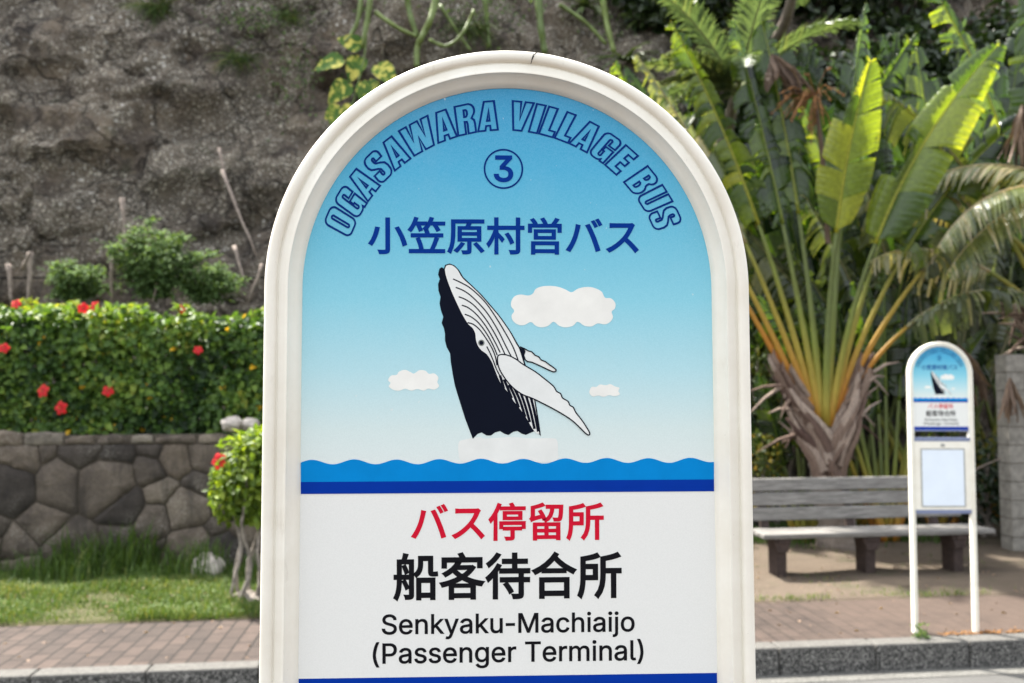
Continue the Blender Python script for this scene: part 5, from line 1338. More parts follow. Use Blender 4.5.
# ------------------------------------------------------------------ paddle leaved palms (traveller's palm kind)
def rot(v, axis, a): return Matrix.Rotation(a, 3, axis) @ v
def paddle(parent, base, U, F, th, Lp, Lb, Wd, bend, twist=0.0, tear=0.3, mat='palm', tint=0.45, ptint=0.5, fwd=0.0, droop=0.25, pr=0.05, seed=0, hang=0.0):
    """one leaf: blade mesh with a petiole child. th fan angle from upright, bend extra angle gained along the leaf"""
    r = random.Random(seed * 7919 + 13)
    Zv = Vector((0, 0, 1))
    pts = [Vector(base)]
    n1, n2 = 9, 22
    tan = []
    tot = Lp + Lb
    s = 0
    for i in range(n1 + n2):
        step = Lp / n1 if i < n1 else Lb / n2
        s += step
        q = s / tot
        a = th + bend * q ** 1.7
        f = fwd * q
        d = (U * math.sin(a) + Zv * math.cos(a) + F * f).normalized()
        if i >= n1 and hang: d = (d - Zv * hang * ((i - n1) / n2) ** 1.4).normalized()
        tan.append(d)
        pts.append(pts[-1] + d * step)
    tan.append(tan[-1])
    pet = MB()
    rad = [pr * (1 - .62 * (i / n1) ** .7) for i in range(n1 + 1)]
    tn = [min(1, ptint * 0.4 + ptint * 1.1 * i / n1 + .25 * (i / n1)) for i in range(n1 + 1)]
    pet.tube(pts[:n1 + 1], rad, 8, [t for t in tn for _ in range(8)], 0, 0.55, up=F)
    # blade
    mb = MB()
    mid = pts[n1:]; mt = tan[n1:]
    mb.tube(mid, [0.021 * (1 - .85 * i / n2) for i in range(n2 + 1)], 6, min(1, tint + .45), 0)
    def frame(t):
        x = t * n2; i = min(int(x), n2 - 1); u = x - i
        p = mid[i].lerp(mid[i + 1], u); T = mt[i].lerp(mt[i + 1], u).normalized()
        side = (U - T * U.dot(T))
        if side.length < .2: side = Zv - T * Zv.dot(T)
        side = rot(side.normalized(), T, twist)
        return p, T, side, T.cross(side).normalized()
    for sd_ in (-1, 1):
        t = 0.015
        while t < 0.985:
            k = r.choice((1, 2, 2, 3)) if r.random() < tear else (r.randint(4, 9) if tear > .1 else r.randint(10, 20))
            dt = 0.0135
            if t + k * dt > .985: k = max(1, int((.985 - t) / dt))
            torn = r.random() < tear * 1.2
            gd = droop * r.uniform(.5, 1.3) + (r.uniform(.3, 1.3) if torn else 0)
            ang = R(r.uniform(16, 30) + 26 * t ** 2)
            gl = r.uniform(.86, 1.04) * (r.uniform(.55, 1) if torn else 1)
            lift = r.uniform(-.10, .12) + .30
            tt = min(1.0, max(0, tint + r.gauss(0, .11) + (.12 if sd_ < 0 else 0)))  # left half of the blade tinted lighter: backlight put into the colour
            rows = []
            for j in range(k + 1):
                tj = t + j * dt
                p, T, sv, N = frame(tj)
                w = Wd * (math.sin(math.pi * min(.999, tj ** .72 * .93 + .06))) ** .55 * gl
                dirv = (sv * sd_ * math.cos(ang) + T * math.sin(ang)).normalized()
                row = []
                cj = (j - k / 2) * dt * Lb
                for m in range(6):
                    u = m / 5
                    q = p + dirv * (w * u * (1 - .12 * min(gd, 1.5) * u)) - T * (cj * .30 * u * u * (1 if k < 5 else .3))
                    q += N * (lift * w * u * (1 - u) * 1.6) * (-1 if N.y > 0 else 1)
                    q -= Zv * (gd * w * u * u)
                    q += N * (.012 * math.sin(j * 2.6 + u * 2)) * u
                    row.append(q)
                rows.append(row)
            vs = [q for row in rows for q in row]
            fs = [(a * 6 + m, a * 6 + m + 1, (a + 1) * 6 + m + 1, (a + 1) * 6 + m) for a in range(k) for m in range(5)]
            te = [min(1.0, tt + (.10 if (m == 5 and r.random() < .5) else 0)) for row in rows for m in range(6)]
            mb.add(vs, fs, te)
            t += k * dt + (0.004 if torn else 0.0005)
    lf = mb.build('leaf', M[mat], parent, True)
    po = pet.build('petiole', M['petiole'], lf, True)
    return lf

def paddle_palm(name, base, label, ufan, leafspecs, trunk=None, boot=None, seed=0, lean=0.0, group='paddle leaved palms behind the bench', fan_z=0.0):
    root = empty(name, base)
    tag(root, label, 'palm', group)
    U = Vector((math.cos(ufan), math.sin(ufan), 0)); F = Vector((math.sin(ufan), -math.cos(ufan), 0))
    r = random.Random(seed)
    if trunk:
        h, r0, r1 = trunk
        mb = MB(); n = 26; m = 20
        vs, fs = [], []
        for i in range(n + 1):
            t = i / n
            rr = r0 + (r1 - r0) * t + 0.10 * math.exp(-t * 9) + 0.012 * math.sin(i * 2.4)
            for j in range(m):
                a = 2 * math.pi * j / m
                q = rr * (1 + .07 * noise.noise(Vector((math.cos(a) * 2, math.sin(a) * 2, t * 9 + seed))))
                vs.append((q * math.cos(a) + lean * t, q * math.sin(a), -0.1 + (h + .1) * t))
        for i in range(n):
            for j in range(m):
                fs.append((i * m + j, i * m + (j + 1) % m, (i + 1) * m + (j + 1) % m, (i + 1) * m + j))
        mb.add(vs, fs)
        mb.build('trunk', M['trunk'], root, True)
    if boot:
        # flat fan of dry leaf bases overlapping up the stem
        z0, z1, w1 = boot
        mb = MB()
        for k in range(84):
            s_ = -1 if k % 2 else 1
            q = k / 83
            zb = z0 - .15 + (z1 - z0) * .55 * q
            up = r.uniform(.45, .85)
            wtop = s_ * (w1 * (.35 + .75 * ((zb + up - z0) / (z1 - z0 + .5)))) * r.uniform(.75, 1.1)
            p0 = U * (lean + s_ * r.uniform(-.10, .12)) + F * (.17 - .02 * q + r.uniform(-.05, .05)) + Vector((0, 0, zb))
            if k > 58: p0 -= F * .25
            p3 = U * (lean + wtop) + F * r.uniform(-.05, .16) + Vector((0, 0, zb + up))
            p1 = p0.lerp(p3, .35) + U * s_ * -.02 + F * .05
            p2 = p0.lerp(p3, .7) + U * s_ * .02 + F * .05
            pts = smoothpath([tuple(p0), tuple(p1), tuple(p2), tuple(p3)], 3)
            w0 = r.uniform(.028, .085)
            m = len(pts)
            vs, fs = [], []
            for i, p in enumerate(pts):
                p = Vector(p); t = i / (m - 1)
                T = (Vector(pts[min(i + 1, m - 1)]) - Vector(pts[max(i - 1, 0)])).normalized()
                sv = T.cross(F).normalized()
                ww = w0 * (1 - .55 * t) * (1 + .15 * math.sin(i * 3 + k))
                for j in (-1, -.4, .4, 1):
                    vs.append(p + sv * ww * j + F * (.045 * (1 - j * j)) + (Vector((0, 0, r.uniform(-.06, .06))) if i == m - 1 else Vector()))
            for i in range(m - 1):
                for j in range(3):
                    fs.append((i * 4 + j, i * 4 + j + 1, i * 4 + 5 + j, i * 4 + 4 + j))
            mb.add(vs, fs, r.random())
        # loose dry spikes
        for k in range(18):
            s_ = r.choice((-1, 1)); zb = r.uniform(z0 + .1, z1)
            p = U * lean + U * s_ * (w1 * (.3 + .6 * (zb - z0) / (z1 - z0))) + F * r.uniform(.0, .2) + Vector((0, 0, zb))
            d = (U * s_ * r.uniform(.3, 1) + Vector((0, 0, r.uniform(-.8, 1.2)))).normalized()
            L = r.uniform(.12, .6)
            mb.tube([p, p + d * L * .5, p + d * L + Vector((0, 0, -.06))], [.022, .016, .004], 5, r.random())
        mb.build('dry_sheath', M['sheath'], root)
    for i, sp in enumerate(leafspecs):
        b = Vector((0, 0, sp.get('z', 0))) + U * sp.get('u', 0) + F * sp.get('f', 0)
        paddle(root, b, U, F, R(sp['th']), sp['Lp'], sp['Lb'], sp['W'], R(sp['bend']), R(sp.get('tw', 0)), sp.get('tear', .3), sp.get('mat', 'palm'), sp.get('tint', .45), sp.get('pt', .5), sp.get('fwd', 0), sp.get('droop', .22), sp.get('pr', .05), seed * 100 + i, sp.get('hang', 0))
    return root

# the main palm: trunk, dry sheaths and a fan of leaves
mb_ = at(842, 545, 9.35); mb_.z = PAVE - .02
zf0 = at(822, 412, 9.35).z - mb_.z
def L_(th, Lp, Lb, W, bend, **k):
    d = dict(th=th, Lp=Lp, Lb=Lb, W=W, bend=bend, z=zf0 - .15); d.update(k); return d
u_ = -0.20
main = [
    L_(-27, 1.95, 2.0, .32, -14, u=-.10 + u_, pt=.10, tear=.7, tint=.40, mat='oldpalm', tw=25, f=.02),
    L_(-24, 2.15, 2.3, .34, -12, u=-.09 + u_, pt=.22, tear=.55, tint=.48, tw=-20, f=.05),
    L_(-19, 2.1, 2.3, .36, -20, u=-.07 + u_, pt=.30, tear=.7, tint=.55, mat='oldpalm', tw=30, f=.07, fwd=.1),
    L_(-14, 2.25, 2.4, .34, -14, u=-.06 + u_, pt=.45, tear=.75, tint=.55, tw=-30, f=.08),
    L_(-9, 2.2, 2.3, .36, -6, u=-.04 + u_, pt=.6, tear=.7, tint=.38, tw=20, f=.10),
    L_(-4, 2.3, 2.5, .38, -6, u=-.02 + u_, pt=.8, tear=.6, tint=.45, tw=-25, f=.11, fwd=-.12),
    L_(0.5, 2.05, 1.75, .33, 9, u=.0 + u_, pt=.95, tear=.05, tint=.70, tw=-22, f=.13, droop=.06, fwd=.34),  # tint raised to put the sun's glow into this leaf's colour
    L_(5, 2.3, 2.5, .38, 8, u=.02 + u_, pt=.8, tear=.65, tint=.35, tw=30, f=.11, fwd=-.10),
    L_(10, 2.0, 2.3, .38, 30, u=.04 + u_, pt=.65, tear=.09, tint=.68, tw=-34, f=.12, fwd=.36, droop=.3),
    L_(15, 2.1, 2.2, .36, 20, u=.05 + u_, pt=.45, tear=.7, tint=.42, tw=25, f=.09),
    L_(20, 2.0, 2.1, .34, 34, u=.07 + u_, pt=.32, tear=.6, tint=.45, tw=-20, f=.07, fwd=.12),
    L_(26, 1.95, 2.1, .33, 44, u=.09 + u_, pt=.20, tear=.8, tint=.42, mat='oldpalm', tw=15, f=.05, fwd=.15),
    L_(31, 1.35, 1.6, .28, 62, u=.10 + u_, pt=.10, tear=.9, tint=.45, mat='oldpalm', tw=15, f=.03, fwd=.22, hang=.5),
]
paddle_palm('paddle_palm', mb_, 'tall palm with grey trunk, ragged dry sheaths and orange leaf stalks', R(4), main, (1.25, .20, .17), (zf0 - .60, zf0 + .50, .58), 1, u_)

# young trunkless palms at its foot
def clump(px, py, Y, label, seed, n, spread, Lp, Lb, W, mat='palm', tint=.35, pt0=.25, z=None, **kw):
    b = at(px, py, Y); b.z = PAVE if z is None else z
    r = random.Random(seed)
    sp = []
    for i in range(n):
        q = (i + .5) / n * 2 - 1
        d = dict(th=q * spread + r.uniform(-3, 3), Lp=Lp * r.uniform(.8, 1.1), Lb=Lb * r.uniform(.8, 1.1), W=W * r.uniform(.85, 1.1), bend=q * kw.get('b', 18) + r.uniform(-6, 6),
                 u=q * .10, f=r.uniform(-.06, .10), pt=min(1, pt0 + .55 * (1 - abs(q))), tear=kw.get('tear', .3) * r.uniform(.6, 1.4), tint=tint + r.uniform(-.12, .12), tw=r.uniform(-35, 35), fwd=r.uniform(-.15, .15), mat=mat, pr=kw.get('pr', .045), hang=kw.get('hang', 0), droop=kw.get('droop', .22))
        sp.append(d)
    return paddle_palm('paddle_palm', b, label, R(kw.get('uf', 4)), sp, kw.get('trunk'), kw.get('boot'), seed)
clump(886, 545, 9.75, 'young trunkless palm with yellow green stalks behind the bench, right of the trunk', 12, 11, 19, 1.55, 1.5, .24, tint=.28, pt0=.3)
clump(806, 545, 9.7, 'small trunkless palm with dull green stalks behind the bench, left of the trunk', 13, 7, 22, 1.0, 1.2, .2, tint=.24, pt0=.55)
clump(765, 540, 10.7, 'tall palm half hidden behind the upper right rim of the big sign', 14, 9, 28, 3.2, 2.4, .36, 'palm', .46, .5, tear=.6, b=22)
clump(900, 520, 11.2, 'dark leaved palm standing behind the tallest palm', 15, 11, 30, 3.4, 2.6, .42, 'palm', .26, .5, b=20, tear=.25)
clump(985, 520, 11.0, 'broad leaved palm at the upper right, left of the block wall', 16, 9, 30, 3.7, 2.5, .42, 'palm', .42, .5, b=16, tear=.3)
clump(728, 540, 11.0, 'ragged palm hugging the right rim of the big sign, leaves torn to strips', 17, 9, 26, 3.0, 2.4, .36, 'oldpalm', .5, .45, tear=.95, b=14)
clump(853, 530, 10.5, 'mid green palm directly behind the trunk of the tallest palm', 18, 10, 26, 2.3, 2.3, .36, 'palm', .34, .55, b=18, tear=.5)
clump(938, 530, 10.3, 'torn leaved palm rising behind the far sign', 19, 10, 27, 2.2, 2.3, .36, 'oldpalm', .42, .45, b=24, tear=.8)
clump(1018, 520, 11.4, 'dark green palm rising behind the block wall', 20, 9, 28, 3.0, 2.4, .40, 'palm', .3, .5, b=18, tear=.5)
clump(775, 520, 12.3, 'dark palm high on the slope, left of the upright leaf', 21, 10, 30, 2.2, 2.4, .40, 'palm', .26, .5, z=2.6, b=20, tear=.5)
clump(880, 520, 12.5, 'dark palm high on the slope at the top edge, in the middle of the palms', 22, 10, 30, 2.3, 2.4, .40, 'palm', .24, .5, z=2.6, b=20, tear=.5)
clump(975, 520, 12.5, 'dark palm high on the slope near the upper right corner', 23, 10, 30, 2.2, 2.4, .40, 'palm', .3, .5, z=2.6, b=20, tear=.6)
# palm at the right edge, drooping torn leaves reaching over the far sign
rb = at(1062, 520, 9.45); rb.z = PAVE
zr = at(1062, 325, 9.45).z - rb.z
right = [
    dict(th=-38, Lp=1.0, Lb=1.55, W=.30, bend=-84, z=zr + .5, tear=.95, tint=.88, mat='oldpalm', pt=.5, fwd=.50, droop=.55, tw=40),  # sun glint put into this and the next leaf as a paler tint
    dict(th=-44, Lp=.9, Lb=1.55, W=.28, bend=-78, z=zr + .02, tear=.95, tint=.82, mat='oldpalm', pt=.35, fwd=.50, droop=.6, tw=40),
    dict(th=-22, Lp=1.5, Lb=2.0, W=.34, bend=-38, z=zr, tear=.75, tint=.5, mat='oldpalm', pt=.5, fwd=.2, droop=.4, tw=-15),
    dict(th=-10, Lp=2.0, Lb=2.2, W=.36, bend=-22, z=zr, tear=.5, tint=.5, pt=.6, fwd=.1, tw=25),
    dict(th=0, Lp=2.1, Lb=2.2, W=.36, bend=-4, z=zr, tear=.4, tint=.4, pt=.8, tw=-20),
    dict(th=12, Lp=2.0, Lb=2.2, W=.36, bend=14, z=zr, tear=.4, tint=.5, pt=.6, tw=20),
    dict(th=25, Lp=1.9, Lb=2.1, W=.34, bend=30, z=zr, tear=.6, tint=.45, pt=.5, tw=-20, mat='oldpalm'),
    dict(th=40, Lp=1.6, Lb=2.0, W=.32, bend=45, z=zr, tear=.8, tint=.45, pt=.3, tw=20, mat='oldpalm'),
]
paddle_palm('paddle_palm', rb, 'palm cut by the right edge of the photo with torn drooping leaves', R(-8), right, (zr - .35, .26, .2), (zr - .75, zr + .15, .42), 5)

# ------------------------------------------------------------------ feather palms
def feather(parent, base, d0, L, Wd, gdroop, seed, mat='frond', tint=.5, nl=58, name='frond', lift=.35):
    r = random.Random(seed)
    pts = [Vector(base)]; d = Vector(d0).normalized(); T = [d.copy()]
    n = 26
    for i in range(n):
        d = (d + Vector((0, 0, -gdroop / n * (1 + i / n)))).normalized()
        pts.append(pts[-1] + d * L / n); T.append(d.copy())
    mb = MB()
    mb.tube(pts, [.020 * (1 - .85 * i / n) for i in range(n + 1)], 6, 1.0)
    for sd_ in (-1, 1):
        for k in range(nl):
            t = .10 + .89 * k / nl
            x = t * n; i = min(int(x), n - 1); u = x - i
            p = pts[i].lerp(pts[i + 1], u); tt = T[i].lerp(T[i + 1], u).normalized()
            sv = tt.cross(Vector((0, 0, 1)))
            sv = sv.normalized() if sv.length > .1 else Vector((1, 0, 0))
            N = sv.cross(tt).normalized()
            w = Wd * (math.sin(math.pi * min(.99, .12 + t * .86))) ** .6
            dv = (sv * sd_ + tt * (.55 + .4 * t) + N * lift + Vector((r.gauss(0, .06), r.gauss(0, .06), r.gauss(0, .06)))).normalized()
            q1 = p + dv * w * .5; q2 = p + dv * w - Vector((0, 0, w * r.uniform(.12, .4)))
            h = tt * (.016 + .008 * r.random())
            up = N * .006
            mb.add([p - h * .6, p + h * .6, q1 + h + up, q1 - up * .3, q1 - h + up, q2], [(0, 1, 2, 3), (0, 3, 4), (4, 3, 5), (3, 2, 5)], min(1, max(0, tint + r.gauss(0, .14))))
    return mb.build(name, M[mat], parent)
def feather_palm(px, py, Y, z, label, seed, specs, trunk_h=None):
    b = at(px, py, Y)
    root = empty('feather_palm', b); tag(root, label, 'palm', 'feather palms up on the slope')
    mb = MB()
    if trunk_h == 'hang': mb.tube([(.25, .5, PAVE - b.z - .1), (.12, .2, -1.2), (0, 0, .1)], [.11, .10, .06], 12)
    else: mb.tube([(0.05, 3.0, -.75), (0, .6, -.35), (0, 0, 0.1)], [.09, .08, .05], 12)
    mb.build('trunk', M['trunk'], root, True)
    for i, (d, L, g, ti) in enumerate(specs):
        feather(root, (0, 0, 0), d, L, .36 if L > 1.3 else .28, g, seed * 50 + i, tint=ti, **(dict(lift=-.75, mat='oldpalm', nl=48) if trunk_h == 'hang' else {}))
    return root
feather_palm(738, 92, 9.8, None, 'feather leaved palm with grey green fronds beside the top right of the sign', 31, [
    ((-1, -.35, .30), 1.05, .45, .85), ((-.9, -.5, .62), 1.1, .5, .8), ((-1, -.25, .55), 1.25, .5, .72), ((-.95, -.4, .05), 1.15, .7, .75), ((-.6, -.3, 1), 1.6, .6, .5), ((.1, -.5, 1), 1.6, .7, .55), ((.7, -.3, .8), 1.5, .7, .5), ((.9, -.5, .2), 1.3, .8, .4),
    ((-.2, -1, .5), 1.3, .9, .5), ((.4, .8, .7), 1.5, .7, .4), ((-.6, .8, .6), 1.5, .7, .4), ((-.75, -.2, -.35), 1.0, .5, .45)])
feather_palm(800, -25, 11.3, None, 'feather leaved palm at the top edge above the tallest palm', 32, [
    ((-1, -.3, .3), 1.8, 1.0, .5), ((-.6, -.7, .4), 1.7, 1.2, .45), ((.0, -1, .4), 1.6, 1.4, .5), ((.7, -.6, .4), 1.7, 1.2, .55), ((1, -.2, .4), 1.8, 1.1, .5), ((.3, .9, .8), 1.6, .9, .4), ((-.5, .7, .9), 1.6, .9, .4), ((.4, -.3, 1), 1.6, 1.2, .5)])

feather_palm(1075, 190, 8.75, None, 'palm fronds arching in from the right edge with hanging pale leaflets', 33, [
    ((-1, -.10, .25), 1.75, 1.0, .70), ((-1, -.05, -.12), 1.7, .75, .64), ((-.8, .3, .7), 1.7, 1.0, .8), ((-.2, -.3, 1), 1.6, .9, .8), ((.6, -.2, .8), 1.6, 1.0, .8), ((.9, .3, .2), 1.5, 1.0, .7)], 'hang')

# ------------------------------------------------------------------ dead seed stalk and hanging dry leaves
def dry_leaf(px, py, Y, L, Wd, label, seed, down=1.0, side=0.0, mat='deadleaf'):
    b = at(px, py, Y)
    mb = MB(); r = random.Random(seed)
    for k in range(16):
        d = Vector((r.uniform(-.4, .4) + side, r.uniform(-.2, .1), -down)).normalized()
        l = L * r.uniform(.6, 1)
        pts = [Vector((0, 0, 0))]
        for i in range(6):
            d = (d + Vector((r.uniform(-.25, .25), r.uniform(-.2, .2), -.12))).normalized()
            pts.append(pts[-1] + d * l / 6)
        vs, fs = [], []
        for i, p in enumerate(pts):
            w = Wd * math.sin(math.pi * (.12 + .8 * i / 6)) * r.uniform(.7, 1.2)
            sv = Vector((math.cos(k), math.sin(k), .2)) * w
            vs += [p - sv, p + Vector((0, -.02, 0)), p + sv]
        for i in range(6): fs += [(i * 3, i * 3 + 1, i * 3 + 4, i * 3 + 3), (i * 3 + 1, i * 3 + 2, i * 3 + 5, i * 3 + 4)]
        mb.add(vs, fs, r.random())
    o = mb.build('dead_leaf', M[mat]); o.location = b
    return tag(o, label, 'dead leaf')
dry_leaf(1010, 378, 8.9, .50, .028, 'brown dead leaf hanging in front of the block wall', 3)
dry_leaf(1022, 105, 9.0, .9, .035, 'shaggy brown dead leaf hanging at the upper right edge', 4)
dry_leaf(958, 345, 9.6, .8, .05, 'dry brown leaf hanging in shade above the far sign', 5, 1, .4)
dry_leaf(772, 55, 9.2, .6, .06, 'pinkish brown dried flower head among the palm leaves', 6, .6, .5)
def seed_spray():
    b = at(815, 95, 9.15); mb = MB(); r = random.Random(2)
    root = empty('seed_spray', b); tag(root, 'orange dried seed spray hanging among the palm leaves', 'seed spray')
    for k in range(46):
        d = Vector((r.uniform(-1.1, .25), r.uniform(-.5, .2), r.uniform(-.65, .15))).normalized(); L = r.uniform(.15, .5)
        p1 = d * L * .6 + Vector((0, 0, .03)); p2 = d * L - Vector((0, 0, .09))
        mb.tube([(0, 0, 0), p1, p2], [.005, .006, .004], 5, r.random())
        for _ in range(3):
            q = p1.lerp(p2, r.random()); mb.box(q - Vector((.010, .008, .014)), q + Vector((.010, .008, .014)), r.random(), .004)
    mb.build('spray', M['orange'], root)
    mb = MB(); mb.tube([(0.12, 0.05, -1.6), (.06, 0, -.6), (0, 0, .0), (-.25, -.05, .3)], [.03, .028, .02, .012], 7); mb.build('stalk', M['deadleaf'], root)
seed_spray()
def stick(px0, py0, Y0, px1, py1, Y1, rad, label, mat='deadwood', kinks=5, seed=0, name='dead_stick'):
    a, b = at(px0, py0, Y0), at(px1, py1, Y1); r = random.Random(seed)
    pts = [a.lerp(b, i / kinks) + Vector((r.uniform(-1, 1), r.uniform(-1, 1), r.uniform(-1, 1))) * (.02 if 0 < i < kinks else 0) * (a - b).length for i in range(kinks + 1)]
    mb = MB(); mb.tube(pts, [rad * .68 * (1 - .5 * i / kinks) for i in range(kinks + 1)], 7)
    o = mb.build(name, M[mat], None, True)
    return tag(o, label, 'stick')
stick(966, 474, 9.6, 1001, 458, 9.2, .018, 'thin dry stick leaning towards the block wall right of the far sign', seed=3)

# ------------------------------------------------------------------ shrubs filling the slope behind the palms
def shrub(name, px, py, Y, rx, ry, rz, n, mat, label, size, cat='shrub', group=None, tmean=.4, wood=True, base_z=None):
    c = at(px, py, Y)
    bz = PAVE if base_z is None else base_z
    root = empty(name, (c.x, c.y, bz)); tag(root, label, cat, group)
    cz = c.z - bz
    r = random.Random(int(px * 7 + py))
    ells = [(0, 0, cz, rx, ry, rz)]
    for k in range(6):
        a = r.uniform(0, 6.28); e = r.uniform(-.6, .9)
        ells.append((math.cos(a) * rx * .7, math.sin(a) * ry * .6, cz + e * rz * .7, rx * r.uniform(.35, .6), ry * r.uniform(.35, .6), rz * r.uniform(.3, .55)))
    P, D, N, rr = blob_leaves(n, ells, .55, .5)
    P[:, 2] = np.maximum(P[:, 2], 0.02)
    s = nr.uniform(.7, 1.25, n) * size
    leaves('foliage', P, D, N, s, s * .62, M[mat], root, np.clip(nr.normal(tmean, .2, n), 0, 1))
    if wood:
        mb = MB()
        for k in range(5): branch(mb, (r.uniform(-.1, .1), r.uniform(-.1, .1), -.05), (r.uniform(-.5, .5), r.uniform(-.4, .4), 1), max(.3, cz * .75), .03, 2, r)
        mb.build('stems', M['bark'], root)
    return root
G_ = 'dark shrubs on the slope behind the palms'
shrub('shrub', 770, 400, 10.6, .65, .5, .7, 2600, 'yellowing', 'leafy shrub with yellow leaves above the dark stone wall beside the sign', .085, tmean=.5)
shrub('shrub', 760, 470, 9.6, .25, .2, .42, 700, 'yellowing', 'low yellow flecked shrub at the left end of the bench', .06, tmean=.62, wood=False)
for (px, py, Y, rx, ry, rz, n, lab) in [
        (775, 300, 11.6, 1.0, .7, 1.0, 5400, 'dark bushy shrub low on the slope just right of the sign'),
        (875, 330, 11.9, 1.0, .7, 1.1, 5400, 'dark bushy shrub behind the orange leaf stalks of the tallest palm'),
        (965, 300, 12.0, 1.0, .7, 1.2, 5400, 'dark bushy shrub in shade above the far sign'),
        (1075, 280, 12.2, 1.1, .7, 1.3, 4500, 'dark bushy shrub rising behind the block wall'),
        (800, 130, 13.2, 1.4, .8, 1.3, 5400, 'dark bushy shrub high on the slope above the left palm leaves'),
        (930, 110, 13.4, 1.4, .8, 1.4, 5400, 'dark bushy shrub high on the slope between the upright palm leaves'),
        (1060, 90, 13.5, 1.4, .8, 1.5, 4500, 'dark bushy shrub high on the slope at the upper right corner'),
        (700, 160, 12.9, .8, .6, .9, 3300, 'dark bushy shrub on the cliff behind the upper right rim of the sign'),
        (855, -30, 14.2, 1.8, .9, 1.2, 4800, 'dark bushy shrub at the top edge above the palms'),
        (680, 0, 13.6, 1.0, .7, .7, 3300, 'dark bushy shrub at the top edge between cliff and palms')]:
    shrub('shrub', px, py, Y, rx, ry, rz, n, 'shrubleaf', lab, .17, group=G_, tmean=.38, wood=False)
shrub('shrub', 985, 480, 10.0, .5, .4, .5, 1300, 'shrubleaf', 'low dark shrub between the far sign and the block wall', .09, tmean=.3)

# ------------------------------------------------------------------ plants on the cliff and the terrace (left)
def weed(px, py, Y, h, w, n, label, seed):
    b = at(px, py, Y); r = random.Random(seed)
    root = empty('feathery_weed', b); tag(root, label, 'weed', 'feathery weeds above the hedge')
    mb = MB(); P, D, N = [], [], []
    for k in range(14):
        d = Vector((r.uniform(-1, 1) * w / h, r.uniform(-.4, .4), 1)).normalized()
        pts = [Vector((r.uniform(-.1, .1), 0, 0))]
        for i in range(8):
            d = (d + Vector((r.uniform(-.2, .2), r.uniform(-.2, .2), -.07))).normalized()
            pts.append(pts[-1] + d * h / 8 * r.uniform(.6, 1.2))
        mb.tube(pts, [.007 * (1 - .7 * i / 8) for i in range(9)], 5)
        for i in range(1, 9):
            for q in range(n // 60):
                sd_ = Vector((r.uniform(-1, 1), r.uniform(-.7, .7), r.uniform(-.4, .3)))
                ln = r.uniform(.05, .2)
                for e in range(4):
                    P.append(pts[i] + sd_ * ln * (e + 1) / 4); D.append(sd_ + Vector((r.uniform(-1, 1), r.uniform(-1, 1), r.uniform(-1, 1)))); N.append(Vector((r.uniform(-.4, .4), -.5, 1)))
    mb.build('stems', M['bark'], root)
    m = len(P); s = nr.uniform(.03, .065, m)
    leaves('foliage', P, D, N, s, s * .6, M['weed'], root, nr.random(m))
weed(155, 300, 9.9, .85, .55, 1100, 'feathery green weed rising highest above the hedge', 1)
weed(70, 300, 9.9, .48, .38, 500, 'low feathery green weed above the hedge, left of the tall one', 2)
weed(205, 302, 9.95, .50, .42, 500, 'low feathery weed above the hedge, near the big sign', 3)
sticks = [(122, 198, 10.0, 128, 262, 10.0, .042, 'thick pale cut stem rising highest above the hedge'),
          (148, 243, 9.9, 143, 300, 9.9, .030, 'pale cut stem inside the tall feathery weed'),
          (160, 272, 9.8, 153, 302, 9.8, .028, 'short slanting pale stem right of the tall feathery weed'),
          (112, 258, 9.9, 112, 302, 9.9, .045, 'stout pale cut stem just left of the tall feathery weed'),
          (8, 264, 9.9, 12, 304, 9.9, .045, 'stout pale cut stem at the left edge above the hedge'),
          (30, 252, 9.9, 28, 304, 9.9, .05, 'stout forked pale stem near the left edge above the hedge'),
          (22, 268, 9.9, 30, 252, 9.85, .03, 'short pale side branch near the left edge above the hedge'),
          (222, 170, 10.8, 256, 255, 10.5, .035, 'long bleached crooked branch on the cliff near the big sign'),
          (219, 148, 10.9, 226, 180, 10.8, .03, 'bleached branch end against the cliff, top left of the big sign'),
          (234, 246, 10.3, 246, 284, 10.2, .035, 'short bleached branch above the hedge close to the big sign'),
          (262, 264, 10.2, 248, 304, 10.1, .035, 'bleached branch leaning left against the rim of the big sign')]
for i, s_ in enumerate(sticks):
    stick(*s_[:8], seed=i + 10, name='dead_branch')
# fence wire along the top of the hedge
a, b = at(-140, 276, 10.0), at(560, 275, 10.6)
mb = MB(); mb.tube([a.lerp(b, i / 12) - Vector((0, 0, .03 * math.sin(math.pi * (i % 4) / 4))) for i in range(13)], .010, 6)
tag(mb.build('wire', M['wire']), 'thin dark wire strung in front of the cliff above the hedge', 'wire')
